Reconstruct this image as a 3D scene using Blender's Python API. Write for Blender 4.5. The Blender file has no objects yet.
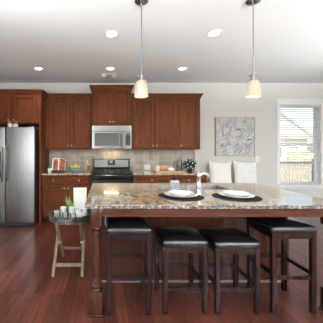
import bpy, bmesh, math, random
from mathutils import Vector, Matrix, noise

random.seed(7)
S = bpy.context.scene
COL = S.collection
PI = math.pi

# ------------------------------------------------------------------ camera
cam_d = bpy.data.cameras.new('camera')
cam = bpy.data.objects.new('camera', cam_d)
COL.objects.link(cam)
cam.location = (0, 0, 1.355)
cam.rotation_euler = (PI / 2, 0, 0)
cam_d.sensor_width = 36.0
cam_d.lens = 245.0 / 323.0 * 36.0
cam_d.shift_x = (161.5 - 104.5) / 323.0
cam_d.shift_y = (149.5 - 161.5) / 323.0
cam_d.clip_start = 0.05
S.camera = cam

# ------------------------------------------------------------------ colour management
S.view_settings.view_transform = 'Standard'
S.view_settings.look = 'None'
S.view_settings.gamma = 1.0
S.view_settings.use_curve_mapping = False
S.view_settings.exposure = 0.75
S.cycles.use_denoising = True
S.cycles.max_bounces = 10
S.cycles.sample_clamp_indirect = 6.0

# ------------------------------------------------------------------ sky
W = bpy.data.worlds.new('sky')
S.world = W
W.use_nodes = True
wn = W.node_tree.nodes
wl = W.node_tree.links
bg = wn['Background']
sky = wn.new('ShaderNodeTexSky')
sky.sky_type = 'NISHITA'
sky.sun_disc = False
sky.sun_elevation = math.radians(50)
sky.sun_rotation = math.radians(200)
sky.air_density = 1.0
sky.dust_density = 2.0
wl.new(sky.outputs[0], bg.inputs[0])
bg.inputs[1].default_value = 0.30

# ------------------------------------------------------------------ sun, daylight of unseen windows, and added fill lamps
def light(name, kind, loc, rot, power, color, **kw):
    d = bpy.data.lights.new(name, kind)
    d.energy = power
    d.color = color
    for k, v in kw.items():
        setattr(d, k, v)
    o = bpy.data.objects.new(name, d)
    COL.objects.link(o)
    o.location = loc
    o.rotation_euler = rot
    return o

light('sun', 'SUN', (0, 0, 8), (math.radians(42), 0, math.radians(-45)), 2.3, (1, 0.95, 0.87), angle=0.02)
REAR_Y = -6.0
REAR_WINDOWS = [(-1.45, 1.5), (2.55, 1.5), (4.35, 1.5)]      # centre x, width
DAY = 34.0
CEILING_FILL = 410.0
SIDE_FILL = 36.0
SIDE_DAY = 10.0
RIGHT_DOOR = (0.6, 3.4, 0.05, 2.15)        # y0, y1, z0, z1 of the glazed patio door
LEFT_FILL_WINDOW = (-0.6, 1.8, 0.9, 2.2)  # unseen window, added only to carry fill light
SIDE_X = (-2.30, 5.30)
for cx, w in REAR_WINDOWS:
    light('daylight', 'AREA', (cx, REAR_Y - 0.06, 1.35), (PI / 2, 0, 0), DAY, (0.86, 0.95, 1.0),
          shape='RECTANGLE', size=w - 0.1, size_y=2.0)
# added fill lamps tilted up to brighten the ceiling, one per rear window
for cx, w in REAR_WINDOWS:
    light('added_ceiling_fill', 'AREA', (cx, REAR_Y + 0.05, 0.5), (PI / 2 + math.radians(46.5), 0, 0), CEILING_FILL, (0.88, 0.95, 0.965),
          shape='RECTANGLE', size=w - 0.1, size_y=0.5, spread=math.radians(76))
for sx, (y0, y1, z0, z1), day in ((SIDE_X[1], RIGHT_DOOR, SIDE_DAY), (SIDE_X[0], LEFT_FILL_WINDOW, SIDE_DAY * 0.5)):  # the left daylight lamp is added fill with no known source
    sg = 1 if sx > 0 else -1
    light('daylight', 'AREA', (sx + sg * 0.06, (y0 + y1) / 2, (z0 + z1) / 2), (PI / 2, 0, sg * PI / 2), day, (0.86, 0.95, 1.0),
          shape='RECTANGLE', size=y1 - y0 - 0.1, size_y=z1 - z0 - 0.1)
    light('added_ceiling_fill', 'AREA', (sx - sg * 0.05, (y0 + y1) / 2, max(z0, 0.5)), (PI / 2 + math.radians(50), 0, sg * PI / 2), SIDE_FILL * (0.6 if sg > 0 else 1.0), (0.88, 0.95, 0.965),
          shape='RECTANGLE', size=y1 - y0 - 0.1, size_y=0.4, spread=math.radians(80))  # added upward fill for the ceiling, one lamp per side wall
DOWNLIGHT_W = 20.0
PENDANT_W = 0.42
HOOD_W = 0.8

# ------------------------------------------------------------------ materials
def mat(name, color=(0.8, 0.8, 0.8), rough=0.5, metal=0.0, spec=0.5, coat=0.0, coat_rough=0.1, **kw):
    m = bpy.data.materials.new(name)
    m.use_nodes = True
    b = m.node_tree.nodes['Principled BSDF']
    b.inputs['Base Color'].default_value = (*color, 1)
    b.inputs['Roughness'].default_value = rough
    b.inputs['Metallic'].default_value = metal
    b.inputs['Specular IOR Level'].default_value = spec
    b.inputs['Coat Weight'].default_value = coat
    b.inputs['Coat Roughness'].default_value = coat_rough
    for k, v in kw.items():
        b.inputs[k.replace('_', ' ')].default_value = v
    return m

def nodes(m):
    return m.node_tree.nodes, m.node_tree.links, m.node_tree.nodes['Principled BSDF']

def coords(m, scale=(1, 1, 1), rot=(0, 0, 0)):
    n, l, b = nodes(m)
    tc = n.new('ShaderNodeTexCoord')
    mp = n.new('ShaderNodeMapping')
    mp.inputs['Scale'].default_value = scale
    mp.inputs['Rotation'].default_value = rot
    l.new(tc.outputs['Object'], mp.inputs['Vector'])
    return mp.outputs[0]

def noise_node(m, vec, scale, detail=4, rough=0.55, dist=0.0):
    n, l, b = nodes(m)
    t = n.new('ShaderNodeTexNoise')
    t.inputs['Scale'].default_value = scale
    t.inputs['Detail'].default_value = detail
    t.inputs['Roughness'].default_value = rough
    t.inputs['Distortion'].default_value = dist
    l.new(vec, t.inputs['Vector'])
    return t.outputs['Fac']

def ramp(m, fac, stops, interp='LINEAR'):
    n, l, b = nodes(m)
    r = n.new('ShaderNodeValToRGB')
    r.color_ramp.interpolation = interp
    el = r.color_ramp.elements
    while len(el) < len(stops):
        el.new(0.5)
    for e, (p, c) in zip(el, stops):
        e.position = p
        e.color = (*c, 1)
    l.new(fac, r.inputs[0])
    return r.outputs[0]

def mix(m, fac, a, b_, mode='MIX'):
    n, l, b = nodes(m)
    x = n.new('ShaderNodeMix')
    x.data_type = 'RGBA'
    x.blend_type = mode
    for sock, v in ((x.inputs['Factor'], fac), (x.inputs[6], a), (x.inputs[7], b_)):
        if isinstance(v, (int, float)):
            sock.default_value = v
        elif isinstance(v, tuple):
            sock.default_value = (*v, 1)
        else:
            l.new(v, sock)
    return x.outputs[2]

def bump(m, fac, strength=0.2, dist=0.01):
    n, l, b = nodes(m)
    x = n.new('ShaderNodeBump')
    x.inputs['Strength'].default_value = strength
    x.inputs['Distance'].default_value = dist
    l.new(fac, x.inputs['Height'])
    l.new(x.outputs[0], b.inputs['Normal'])

def to_base(m, sock):
    m.node_tree.links.new(sock, nodes(m)[2].inputs['Base Color'])

def wood(name, dark, light_, scale=(14, 14, 1.2), rough=0.42, coat=0.0, spec=0.08):
    m = mat(name, light_, rough, coat=coat, coat_rough=0.12, spec=spec)
    v = coords(m, scale)
    a = noise_node(m, v, 3.0, 6, 0.6, 0.6)
    c = ramp(m, a, [(0.3, dark), (0.7, light_)])
    v2 = coords(m, (1.5, 1.5, 1.0))
    big = noise_node(m, v2, 2.2, 2)
    c2 = mix(m, ramp(m, big, [(0.35, (0.0, 0.0, 0.0)), (0.7, (0.45, 0.45, 0.45))]), c, dark)
    to_base(m, c2)
    return m

M = {}
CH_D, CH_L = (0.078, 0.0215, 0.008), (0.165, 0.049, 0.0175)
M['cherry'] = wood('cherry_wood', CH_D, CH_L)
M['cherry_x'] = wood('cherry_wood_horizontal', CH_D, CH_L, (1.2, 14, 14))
M['cherry_dark'] = wood('dark_cherry_wood', (0.04, 0.014, 0.009), (0.06, 0.02, 0.012))  # darker cherry tone for the toe kicks
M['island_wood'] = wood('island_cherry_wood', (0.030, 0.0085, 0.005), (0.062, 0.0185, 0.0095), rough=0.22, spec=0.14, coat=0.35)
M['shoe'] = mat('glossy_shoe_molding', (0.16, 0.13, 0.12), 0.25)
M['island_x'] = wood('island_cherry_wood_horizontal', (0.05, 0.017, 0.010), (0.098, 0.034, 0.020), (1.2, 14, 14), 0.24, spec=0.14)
M['espresso'] = wood('espresso_wood', (0.010, 0.0038, 0.0036), (0.024, 0.0084, 0.0078), rough=0.24, spec=0.14, coat=0.2)
M['weathered'] = wood('weathered_wood', (0.13, 0.09, 0.06), (0.30, 0.22, 0.15), rough=0.6, coat=0)
M['board_wood'] = wood('maple_board', (0.50, 0.32, 0.17), (0.66, 0.46, 0.27), (2, 12, 12), 0.5, 0)
M['oak'] = wood('oak_wood', (0.40, 0.22, 0.09), (0.55, 0.33, 0.15), rough=0.5, coat=0)
M['crock_wood'] = wood('walnut_wood', (0.16, 0.075, 0.035), (0.27, 0.14, 0.07), rough=0.5, coat=0)
M['bench_wood'] = wood('bench_wood', (0.30, 0.27, 0.23), (0.45, 0.41, 0.36), rough=0.6, coat=0)

# wall paint and ceiling paint
m = M['wall'] = mat('wall_paint', (0.64, 0.62, 0.585), 0.85, spec=0.2)
bump(m, noise_node(m, coords(m), 90, 2), 0.06, 0.004)
m = M['ceiling'] = mat('ceiling_paint', (0.84, 0.84, 0.835), 0.9, spec=0.15)
bump(m, noise_node(m, coords(m), 45, 3), 0.12, 0.006)
M['trim'] = mat('white_trim_paint', (0.78, 0.78, 0.77), 0.4)
M['plastic_white'] = mat('white_plastic', (0.82, 0.81, 0.78), 0.35)

# hardwood planks running away from the camera
m = M['floor'] = mat('hardwood_floor', (0.1, 0.03, 0.02), 0.42, spec=0.2, coat=0.32, coat_rough=0.16)
n, l, b = nodes(m)
b.inputs['Coat IOR'].default_value = 1.75
v = coords(m, (1, 1, 1), (0, 0, PI / 2))
br = n.new('ShaderNodeTexBrick')
br.offset = 0.37
br.inputs['Scale'].default_value = 1.0
br.inputs['Brick Width'].default_value = 1.15
br.inputs['Row Height'].default_value = 0.095
br.inputs['Mortar Size'].default_value = 0.0022
br.inputs['Mortar Smooth'].default_value = 0.3
br.inputs['Bias'].default_value = -0.1
br.inputs['Color1'].default_value = (0.060, 0.0165, 0.0105, 1)
br.inputs['Color2'].default_value = (0.135, 0.040, 0.0245, 1)
br.inputs['Mortar'].default_value = (0.03, 0.010, 0.008, 1)
l.new(v, br.inputs['Vector'])
g = noise_node(m, coords(m, (22, 1.4, 1)), 2.0, 7, 0.65, 1.2)
gr = ramp(m, g, [(0.28, (0.35, 0.32, 0.32)), (0.5, (1.0, 1.0, 1.0)), (0.75, (1.6, 1.5, 1.5))])
c = mix(m, 0.9, br.outputs['Color'], gr, 'MULTIPLY')
sp = ramp(m, noise_node(m, coords(m, (9, 1.6, 1)), 1.6, 4, 0.6, 2.0), [(0.54, (0, 0, 0)), (0.70, (0.7, 0.7, 0.7))])
c = mix(m, sp, c, (0.036, 0.011, 0.009))
to_base(m, c)
bump(m, br.outputs['Fac'], -0.25, 0.003)

# granite
def granite(name, rough=0.13):
    m = mat(name, (0.4, 0.33, 0.25), rough, spec=0.5, coat=0.5, coat_rough=0.06)
    v = coords(m)
    a = noise_node(m, v, 9, 5, 0.65, 0.8)
    base = ramp(m, a, [(0.30, (0.12, 0.08, 0.05)), (0.45, (0.36, 0.265, 0.165)), (0.58, (0.52, 0.41, 0.28)), (0.72, (0.46, 0.41, 0.34))])
    bl = noise_node(m, v, 24, 5, 0.8, 0.4)
    c = mix(m, ramp(m, bl, [(0.50, (0, 0, 0)), (0.60, (0.88, 0.88, 0.88))]), base, (0.07, 0.055, 0.05))
    wh = noise_node(m, coords(m, (1, 1, 1), (0.4, 0.3, 1)), 24, 4, 0.7)
    c = mix(m, ramp(m, wh, [(0.58, (0, 0, 0)), (0.68, (0.8, 0.8, 0.8))]), c, (0.66, 0.62, 0.56))
    gy = noise_node(m, coords(m, (1, 1, 1), (1.4, 0.3, 0.6)), 17, 3, 0.6)
    c = mix(m, ramp(m, gy, [(0.55, (0, 0, 0)), (0.7, (0.7, 0.7, 0.7))]), c, (0.24, 0.20, 0.18))
    to_base(m, c)
    return m
M['granite'] = granite('granite_stone')
m = M['granite_edge'] = mat('dark_granite_edge', (0.1, 0.1, 0.1), 0.5, spec=0.3)  # darker grey speckle for the outer vertical faces of the slab
a_ = noise_node(m, coords(m, (1, 1, 1.6)), 42, 3, 0.7, 0.4)
to_base(m, ramp(m, a_, [(0.38, (0.035, 0.04, 0.038)), (0.52, (0.12, 0.13, 0.125)), (0.60, (0.30, 0.29, 0.27)), (0.70, (0.50, 0.47, 0.42))]))

# tumbled stone backsplash tiles
m = M['tile'] = mat('stone_tile', (0.4, 0.34, 0.27), 0.45)
n, l, b = nodes(m)
br = n.new('ShaderNodeTexBrick')
br.offset = 0.0
br.inputs['Scale'].default_value = 1.0
br.inputs['Brick Width'].default_value = 0.102
br.inputs['Row Height'].default_value = 0.102
br.inputs['Mortar Size'].default_value = 0.0035
br.inputs['Mortar Smooth'].default_value = 0.2
br.inputs['Color1'].default_value = (0.30, 0.245, 0.19, 1)
br.inputs['Color2'].default_value = (0.43, 0.375, 0.31, 1)
br.inputs['Mortar'].default_value = (0.47, 0.43, 0.38, 1)
l.new(coords(m, (1, 1, 1), (PI / 2, 0, 0)), br.inputs['Vector'])
c = mix(m, 0.5, br.outputs['Color'], ramp(m, noise_node(m, coords(m), 14, 4), [(0.3, (0.7, 0.7, 0.7)), (0.7, (1.2, 1.2, 1.2))]), 'MULTIPLY')
to_base(m, c)
bump(m, br.outputs['Fac'], -0.4, 0.004)

# metals
m = M['steel'] = mat('brushed_steel', (0.33, 0.33, 0.33), 0.33, 1.0)
c = ramp(m, noise_node(m, coords(m, (90, 90, 1.5)), 3, 3), [(0.3, (0.27, 0.27, 0.275)), (0.7, (0.36, 0.36, 0.365))])
to_base(m, c)
M['steel_x'] = mat('polished_steel', (0.165, 0.163, 0.160), 0.16, 1.0)
M['panel_steel'] = mat('dull_steel', (0.20, 0.195, 0.185), 0.4, 1.0)
M['soft_steel'] = mat('satin_steel', (0.45, 0.445, 0.435), 0.42, 1.0)
M['chrome'] = mat('chrome', (0.78, 0.78, 0.77), 0.10, 1.0)
M['nickel'] = mat('brushed_nickel', (0.30, 0.29, 0.275), 0.3, 1.0)
M['black_gloss'] = mat('black_enamel', (0.012, 0.012, 0.013), 0.15)
M['black_matte'] = mat('black_iron', (0.015, 0.015, 0.015), 0.55)
M['dark_plastic'] = mat('dark_grey_plastic', (0.035, 0.035, 0.037), 0.4)
M['oven_glass'] = mat('smoked_glass', (0.075, 0.085, 0.08), 0.08)
m = M['leather'] = mat('black_leather', (0.005, 0.0055, 0.0055), 0.24, spec=0.55)
bump(m, noise_node(m, coords(m), 160, 2), 0.1, 0.002)
M['ceramic'] = mat('white_ceramic', (0.82, 0.81, 0.78), 0.16, coat=0.3)
M['cream_ceramic'] = mat('cream_ceramic', (0.74, 0.68, 0.56), 0.3)
M['brown_lid'] = mat('brown_glaze', (0.16, 0.045, 0.025), 0.3)
M['teal'] = mat('teal_glaze', (0.16, 0.33, 0.33), 0.2, coat=0.4)
m = M['placemat'] = mat('charcoal_woven_mat', (0.012, 0.013, 0.015), 0.8, spec=0.2)
bump(m, noise_node(m, coords(m), 220, 2), 0.4, 0.003)
M['lemon'] = mat('lemon_peel', (0.82, 0.50, 0.03), 0.45)
bump(M['lemon'], noise_node(M['lemon'], coords(M['lemon']), 180, 2), 0.15, 0.002)
M['leaf'] = mat('green_leaf', (0.11, 0.22, 0.03), 0.45)
M['dark_leaf'] = mat('dark_green_leaf', (0.008, 0.022, 0.013), 0.4)
M['stem'] = mat('plant_stem', (0.06, 0.10, 0.03), 0.6)
M['petal'] = mat('white_petal', (0.80, 0.79, 0.74), 0.6)
M['soil'] = mat('potting_soil', (0.03, 0.02, 0.014), 0.9)
M['wax'] = mat('cream_wax', (0.80, 0.72, 0.60), 0.5, Subsurface_Weight=0.15)
M['blush_wax'] = mat('blush_wax', (0.74, 0.55, 0.43), 0.5)
M['paper'] = mat('white_card', (0.80, 0.785, 0.73), 0.7)
M['soap_liquid'] = mat('pale_lilac_bottle', (0.38, 0.375, 0.41), 0.15)
M['soap_label'] = mat('soap_label_print', (0.22, 0.21, 0.29), 0.4)
m = M['fabric'] = mat('white_linen', (0.77, 0.755, 0.73), 0.9, spec=0.15)
bump(m, noise_node(m, coords(m), 12, 3), 0.35, 0.02)
M['bread'] = mat('bread_crust', (0.52, 0.28, 0.13), 0.7)
c = ramp(M['bread'], noise_node(M['bread'], coords(M['bread']), 18, 4), [(0.3, (0.34, 0.15, 0.06)), (0.7, (0.66, 0.44, 0.26))])
to_base(M['bread'], c)
M['grains'] = mat('brown_grains', (0.30, 0.18, 0.09), 0.8)
c = ramp(M['grains'], noise_node(M['grains'], coords(M['grains']), 60, 3), [(0.35, (0.12, 0.06, 0.03)), (0.65, (0.48, 0.33, 0.19))])
to_base(M['grains'], c)
m = M['cook_photo'] = mat('printed_food_page', (0.5, 0.15, 0.06), 0.45)
c = ramp(m, noise_node(m, coords(m), 26, 3, 0.6, 0.7), [(0.32, (0.10, 0.025, 0.018)), (0.48, (0.27, 0.065, 0.03)), (0.62, (0.40, 0.14, 0.06)), (0.76, (0.62, 0.38, 0.22))])
to_base(m, c)
m = M['tray_rim'] = mat('dark_embossed_metal', (0.06, 0.06, 0.062), 0.32, 0.7)
c = ramp(m, noise_node(m, coords(m), 40, 3, 0.6, 1.0), [(0.40, (0.05, 0.05, 0.053)), (0.62, (0.26, 0.26, 0.26))])
to_base(m, c)
M['tray_base'] = mat('silver_tray_metal', (0.72, 0.71, 0.67), 0.35, 0.6)
M['rubber'] = mat('black_rubber', (0.02, 0.02, 0.02), 0.7)

def glass_mat(name, tint=(1, 1, 1), amount=0.75, rough=0.02, gloss_col=(1, 1, 1)):
    m = bpy.data.materials.new(name)
    m.use_nodes = True
    n, l = m.node_tree.nodes, m.node_tree.links
    n.remove(n['Principled BSDF'])
    out = n['Material Output']
    tr = n.new('ShaderNodeBsdfTransparent')
    tr.inputs[0].default_value = (*tint, 1)
    gl = n.new('ShaderNodeBsdfGlossy')
    gl.inputs[0].default_value = (*gloss_col, 1)
    gl.inputs['Roughness'].default_value = rough
    fr = n.new('ShaderNodeFresnel')
    fr.inputs[0].default_value = 1.45
    mx = n.new('ShaderNodeMixShader')
    l.new(fr.outputs[0], mx.inputs[0])
    l.new(tr.outputs[0], mx.inputs[1])
    l.new(gl.outputs[0], mx.inputs[2])
    l.new(mx.outputs[0], out.inputs[0])
    return m
M['glass'] = glass_mat('clear_glass', (0.93, 0.95, 0.95))
M['pane'] = glass_mat('window_glass', (0.97, 0.98, 0.98))

M['frosted'] = mat('frosted_glass', (0.80, 0.82, 0.81), 0.3, Transmission_Weight=0.25)

def emit(name, color, strength):
    m = mat(name, (0.8, 0.8, 0.8), 0.5)
    b = nodes(m)[2]
    b.inputs['Emission Color'].default_value = (*color, 1)
    b.inputs['Emission Strength'].default_value = strength
    return m
M['lens'] = emit('frosted_lamp_lens', (1.0, 0.95, 0.86), 3.0)
M['hood_lens'] = emit('hood_lamp_lens', (1.0, 0.82, 0.55), 0.3)
M['bulb'] = emit('lamp_bulb', (1.0, 0.88, 0.70), 1.0)
M['led'] = emit('clock_digits_glow', (0.2, 0.6, 0.9), 0.06)
# frosted glass pendant shade: translucent, lit by its own bulb
m = bpy.data.materials.new('frosted_shade_glass')
m.use_nodes = True
n, l = m.node_tree.nodes, m.node_tree.links
p = n['Principled BSDF']
p.inputs['Base Color'].default_value = (0.60, 0.56, 0.50, 1)
p.inputs['Roughness'].default_value = 0.35
tl = n.new('ShaderNodeBsdfTranslucent')
tl.inputs[0].default_value = (0.72, 0.67, 0.60, 1)
mx = n.new('ShaderNodeMixShader')
mx.inputs[0].default_value = 0.5
l.new(p.outputs[0], mx.inputs[1])
l.new(tl.outputs[0], mx.inputs[2])
l.new(mx.outputs[0], n['Material Output'].inputs[0])
M['shade'] = m
# white blind slats let some daylight through
m = bpy.data.materials.new('white_blind_slat')
m.use_nodes = True
n, l = m.node_tree.nodes, m.node_tree.links
p = n['Principled BSDF']
p.inputs['Base Color'].default_value = (0.82, 0.82, 0.81, 1)
p.inputs['Roughness'].default_value = 0.5
tl = n.new('ShaderNodeBsdfTranslucent')
tl.inputs[0].default_value = (0.85, 0.85, 0.84, 1)
mx = n.new('ShaderNodeMixShader')
mx.inputs[0].default_value = 0.35
l.new(p.outputs[0], mx.inputs[1])
l.new(tl.outputs[0], mx.inputs[2])
l.new(mx.outputs[0], n['Material Output'].inputs[0])
M['slat'] = m
# outdoors
m = M['yard'] = mat('dry_lawn', (0.45, 0.40, 0.28), 0.95)
c = ramp(m, noise_node(m, coords(m), 0.6, 5), [(0.3, (0.50, 0.42, 0.28)), (0.6, (0.55, 0.50, 0.36)), (0.8, (0.38, 0.40, 0.20))])
to_base(m, c)
M['fence_wood'] = mat('tan_fence_paint', (0.52, 0.44, 0.33), 0.8)
M['fence_dark'] = mat('dark_rail_paint', (0.12, 0.11, 0.10), 0.7)
M['siding'] = mat('cream_siding', (0.70, 0.66, 0.58), 0.8)
M['shingle'] = mat('grey_brown_shingles', (0.52, 0.50, 0.48), 0.9)
m = M['shrub'] = mat('yellow_green_foliage', (0.50, 0.50, 0.33), 0.8)
M['window_dark'] = mat('house_window_glass', (0.22, 0.25, 0.28), 0.1)

# ------------------------------------------------------------------ mesh helpers
def NB():
    return bmesh.new()

def box(bm, x0, x1, y0, y1, z0, z1, bev=0.0, seg=2):
    r = bmesh.ops.create_cube(bm, size=1.0)
    vs = r['verts']
    for v in vs:
        v.co = Vector(((x0 + x1) / 2 + v.co.x * (x1 - x0), (y0 + y1) / 2 + v.co.y * (y1 - y0), (z0 + z1) / 2 + v.co.z * (z1 - z0)))
    if bev > 0:
        es = list({e for v in vs for e in v.link_edges})
        bmesh.ops.bevel(bm, geom=es, offset=bev, segments=seg, affect='EDGES', profile=0.5)
    return bm

def frame_from(d):
    d = d.normalized()
    a = Vector((0, 0, 1)) if abs(d.z) < 0.95 else Vector((1, 0, 0))
    u = d.cross(a).normalized()
    return u, u.cross(d).normalized()

def bar(bm, p, q, w, t, up=None):
    p, q = Vector(p), Vector(q)
    d = (q - p).normalized()
    if up is None:
        u, v = frame_from(d)
    else:
        u = d.cross(Vector(up)).normalized()
        v = u.cross(d).normalized()
    vs = []
    for c in (p, q):
        for su, sv in ((-1, -1), (1, -1), (1, 1), (-1, 1)):
            vs.append(bm.verts.new(c + u * su * w / 2 + v * sv * t / 2))
    for f in ((0, 1, 2, 3), (7, 6, 5, 4), (0, 4, 5, 1), (1, 5, 6, 2), (2, 6, 7, 3), (3, 7, 4, 0)):
        bm.faces.new([vs[i] for i in f])
    return bm

def tube(bm, pts, r, n=10, caps=True):
    pts = [Vector(p) for p in pts]
    rs = r if isinstance(r, (list, tuple)) else [r] * len(pts)
    rings = []
    u = None
    for i, p in enumerate(pts):
        if i == 0:
            d = pts[1] - pts[0]
        elif i == len(pts) - 1:
            d = pts[-1] - pts[-2]
        else:
            d = (pts[i + 1] - p).normalized() + (p - pts[i - 1]).normalized()
        d.normalize()
        if u is None:
            u, v = frame_from(d)
        else:
            u = (u - d * u.dot(d)).normalized()
            v = u.cross(d).normalized()
        rings.append([bm.verts.new(p + (u * math.cos(2 * PI * k / n) + v * math.sin(2 * PI * k / n)) * rs[i]) for k in range(n)])
    for a, b_ in zip(rings, rings[1:]):
        for k in range(n):
            bm.faces.new((a[k], a[(k + 1) % n], b_[(k + 1) % n], b_[k]))
    if caps:
        bm.faces.new(rings[0][::-1])
        bm.faces.new(rings[-1])
    return bm

def lathe(bm, prof, c=(0, 0, 0), n=28, sq=0.0, axis='z'):
    """prof: list of (radius, height); a radius of 0 closes the end"""
    rings = []
    def place(r, h, k):
        a = 2 * PI * k / n
        x, y, z = r * math.cos(a), r * math.sin(a), h
        if axis == 'y':
            x, y, z = x, h, y
        elif axis == 'x':
            x, y, z = h, x, y
        return Vector((c[0] + x, c[1] + y, c[2] + z))
    for r, h in prof:
        if r <= 1e-6:
            rings.append([bm.verts.new(place(0, h, 0))])
        else:
            rings.append([bm.verts.new(place(r, h, k)) for k in range(n)])
    for a, b_ in zip(rings, rings[1:]):
        for k in range(n):
            k2 = (k + 1) % n
            if len(a) == 1 and len(b_) == 1:
                continue
            if len(a) == 1:
                bm.faces.new((a[0], b_[k2], b_[k]))
            elif len(b_) == 1:
                bm.faces.new((a[k], a[k2], b_[0]))
            else:
                bm.faces.new((a[k], a[k2], b_[k2], b_[k]))
    return bm

def superell(bm, c, a, b_, h, e1=0.5, e2=0.3, nu=28, nv=14):
    def sp(x, e):
        return math.copysign(abs(x) ** e, x)
    rings = []
    for j in range(nv + 1):
        eta = -PI / 2 + PI * j / nv
        ce, se = sp(math.cos(eta), e1), sp(math.sin(eta), e1)
        if j in (0, nv):
            rings.append([bm.verts.new((c[0], c[1], c[2] + h * se))])
            continue
        rings.append([bm.verts.new((c[0] + a * ce * sp(math.cos(2 * PI * k / nu), e2), c[1] + b_ * ce * sp(math.sin(2 * PI * k / nu), e2), c[2] + h * se)) for k in range(nu)])
    for p, q in zip(rings, rings[1:]):
        for k in range(nu):
            k2 = (k + 1) % nu
            if len(p) == 1:
                bm.faces.new((p[0], q[k2], q[k]))
            elif len(q) == 1:
                bm.faces.new((p[k], p[k2], q[0]))
            else:
                bm.faces.new((p[k], p[k2], q[k2], q[k]))
    return bm

def wpos(o):
    v = Vector((0, 0, 0))
    while o is not None:
        v += o.location
        o = o.parent
    return v

def obj(name, bm, m, parent=None, smooth=False, loc=None):
    """one mesh object; the bmesh holds world coordinates and is moved into the parent's frame (or to origin loc)"""
    off = wpos(parent) if parent is not None else Vector(loc or (0, 0, 0))
    bmesh.ops.recalc_face_normals(bm, faces=bm.faces[:])
    if off.length > 0:
        bmesh.ops.translate(bm, verts=bm.verts[:], vec=-off)
    me = bpy.data.meshes.new(name)
    bm.to_mesh(me)
    bm.free()
    ms = m if isinstance(m, (list, tuple)) else [m]
    for x in ms:
        me.materials.append(x)
    if smooth:
        for p in me.polygons:
            p.use_smooth = True
        try:
            me.set_sharp_from_angle(angle=math.radians(40))
        except Exception:
            pass
    o = bpy.data.objects.new(name, me)
    COL.objects.link(o)
    if parent is not None:
        o.parent = parent
    elif loc is not None:
        o.location = loc
    return o

def tag(o, label, cat, group=None):
    o['label'] = label
    o['category'] = cat
    if group:
        o['group'] = group
    return o

def thing(name, label, cat, loc=(0, 0, 0), group=None):
    o = bpy.data.objects.new(name, None)
    o.empty_display_size = 0.1
    COL.objects.link(o)
    o.location = loc
    return tag(o, label, cat, group)

def struct(name, bm, m, parent=None, smooth=False):
    o = obj(name, bm, m, parent, smooth)
    if parent is None:
        o['kind'] = 'structure'
    return o

def copy_tree(o, parent=None):
    c = o.copy()
    COL.objects.link(c)
    if parent is not None:
        c.parent = parent
    for ch in [x for x in o.children]:
        copy_tree(ch, c)
    return c

# ------------------------------------------------------------------ the room
D = 5.13
CEIL = 2.746
XL, XR = -2.30, 5.30
WX0, WX1, WZ0, WZ1 = 3.66, 4.52, 0.62, 2.286        # window opening in the far wall

bm = NB(); box(bm, XL - 0.1, XR + 0.1, REAR_Y - 0.1, D + 0.15, -0.08, 0.0)
struct('floor', bm, M['floor'])
bm = NB(); box(bm, XL - 0.1, XR + 0.1, REAR_Y - 0.1, D + 0.15, CEIL, CEIL + 0.1)
struct('ceiling', bm, M['ceiling'])
bm = NB()
box(bm, XL - 0.1, WX0, D, D + 0.15, 0, CEIL)
box(bm, WX1, XR + 0.1, D, D + 0.15, 0, CEIL)
box(bm, WX0, WX1, D, D + 0.15, 0, WZ0)
box(bm, WX0, WX1, D, D + 0.15, WZ1, CEIL)
struct('wall_back', bm, M['wall'])
for nm, xa, xb, (y0, y1, z0, z1), k in (('wall_left', XL - 0.1, XL, LEFT_FILL_WINDOW, 5), ('wall_right', XR, XR + 0.1, RIGHT_DOOR, 6)):
    bm = NB()
    box(bm, xa, xb, REAR_Y, y0, 0, CEIL); box(bm, xa, xb, y1, D, 0, CEIL)
    box(bm, xa, xb, y0, y1, 0, z0); box(bm, xa, xb, y0, y1, z1, CEIL)
    struct(nm, bm, M['wall'])
    bm = NB()
    fa, fb = (xa + 0.06, xb + 0.015) if k == 5 else (xa - 0.015, xb - 0.06)
    ym = (y0 + y1) / 2
    for a in (y0, ym - 0.035, y1 - 0.07):
        box(bm, fa, fb, a, a + 0.07, z0, z1)
    for z in (z0, z1 - 0.07):
        box(bm, fa + 0.002, fb - 0.002, y0 + 0.07, y1 - 0.07, z, z + 0.07)
    struct('window_5' if k == 5 else 'door_1', bm, M['trim'])  # the left window is added to hold fill lamps
bm = NB()                                           # wall behind the camera with three tall windows
edges = [XL - 0.1]
for cx, w in REAR_WINDOWS:
    edges += [cx - w / 2, cx + w / 2]
edges.append(XR + 0.1)
for i in range(0, len(edges), 2):
    box(bm, edges[i], edges[i + 1], REAR_Y - 0.1, REAR_Y, 0, CEIL)
for cx, w in REAR_WINDOWS:
    box(bm, cx - w / 2, cx + w / 2, REAR_Y - 0.1, REAR_Y, 0, 0.3)
    box(bm, cx - w / 2, cx + w / 2, REAR_Y - 0.1, REAR_Y, 2.4, CEIL)
struct('wall_front', bm, M['wall'])
for i, (cx, w) in enumerate(REAR_WINDOWS):
    bm = NB()
    x0, x1 = cx - w / 2, cx + w / 2
    for a in (x0, x1 - 0.06, cx - 0.03):
        box(bm, a, a + 0.06, REAR_Y - 0.04, REAR_Y + 0.015, 0.3, 2.4)
    for z in (0.3, 2.34, 1.32):
        box(bm, x0 + 0.06, x1 - 0.06, REAR_Y - 0.038, REAR_Y + 0.013, z, z + 0.06)
    struct('window_%d' % (i + 2), bm, M['trim'])

bm = NB(); box(bm, 1.93, XR, D - 0.016, D, 0.0, 0.12, 0.004); struct('baseboard_back', bm, M['trim'])
bm = NB(); box(bm, XR - 0.016, XR, RIGHT_DOOR[1], D - 0.016, 0.0, 0.12, 0.004); struct('baseboard_right', bm, M['trim'])
bm = NB(); box(bm, -1.157, 1.893, D - 0.008, D - 0.0005, 0.90, 1.37); struct('backsplash', bm, M['tile'])

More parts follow.
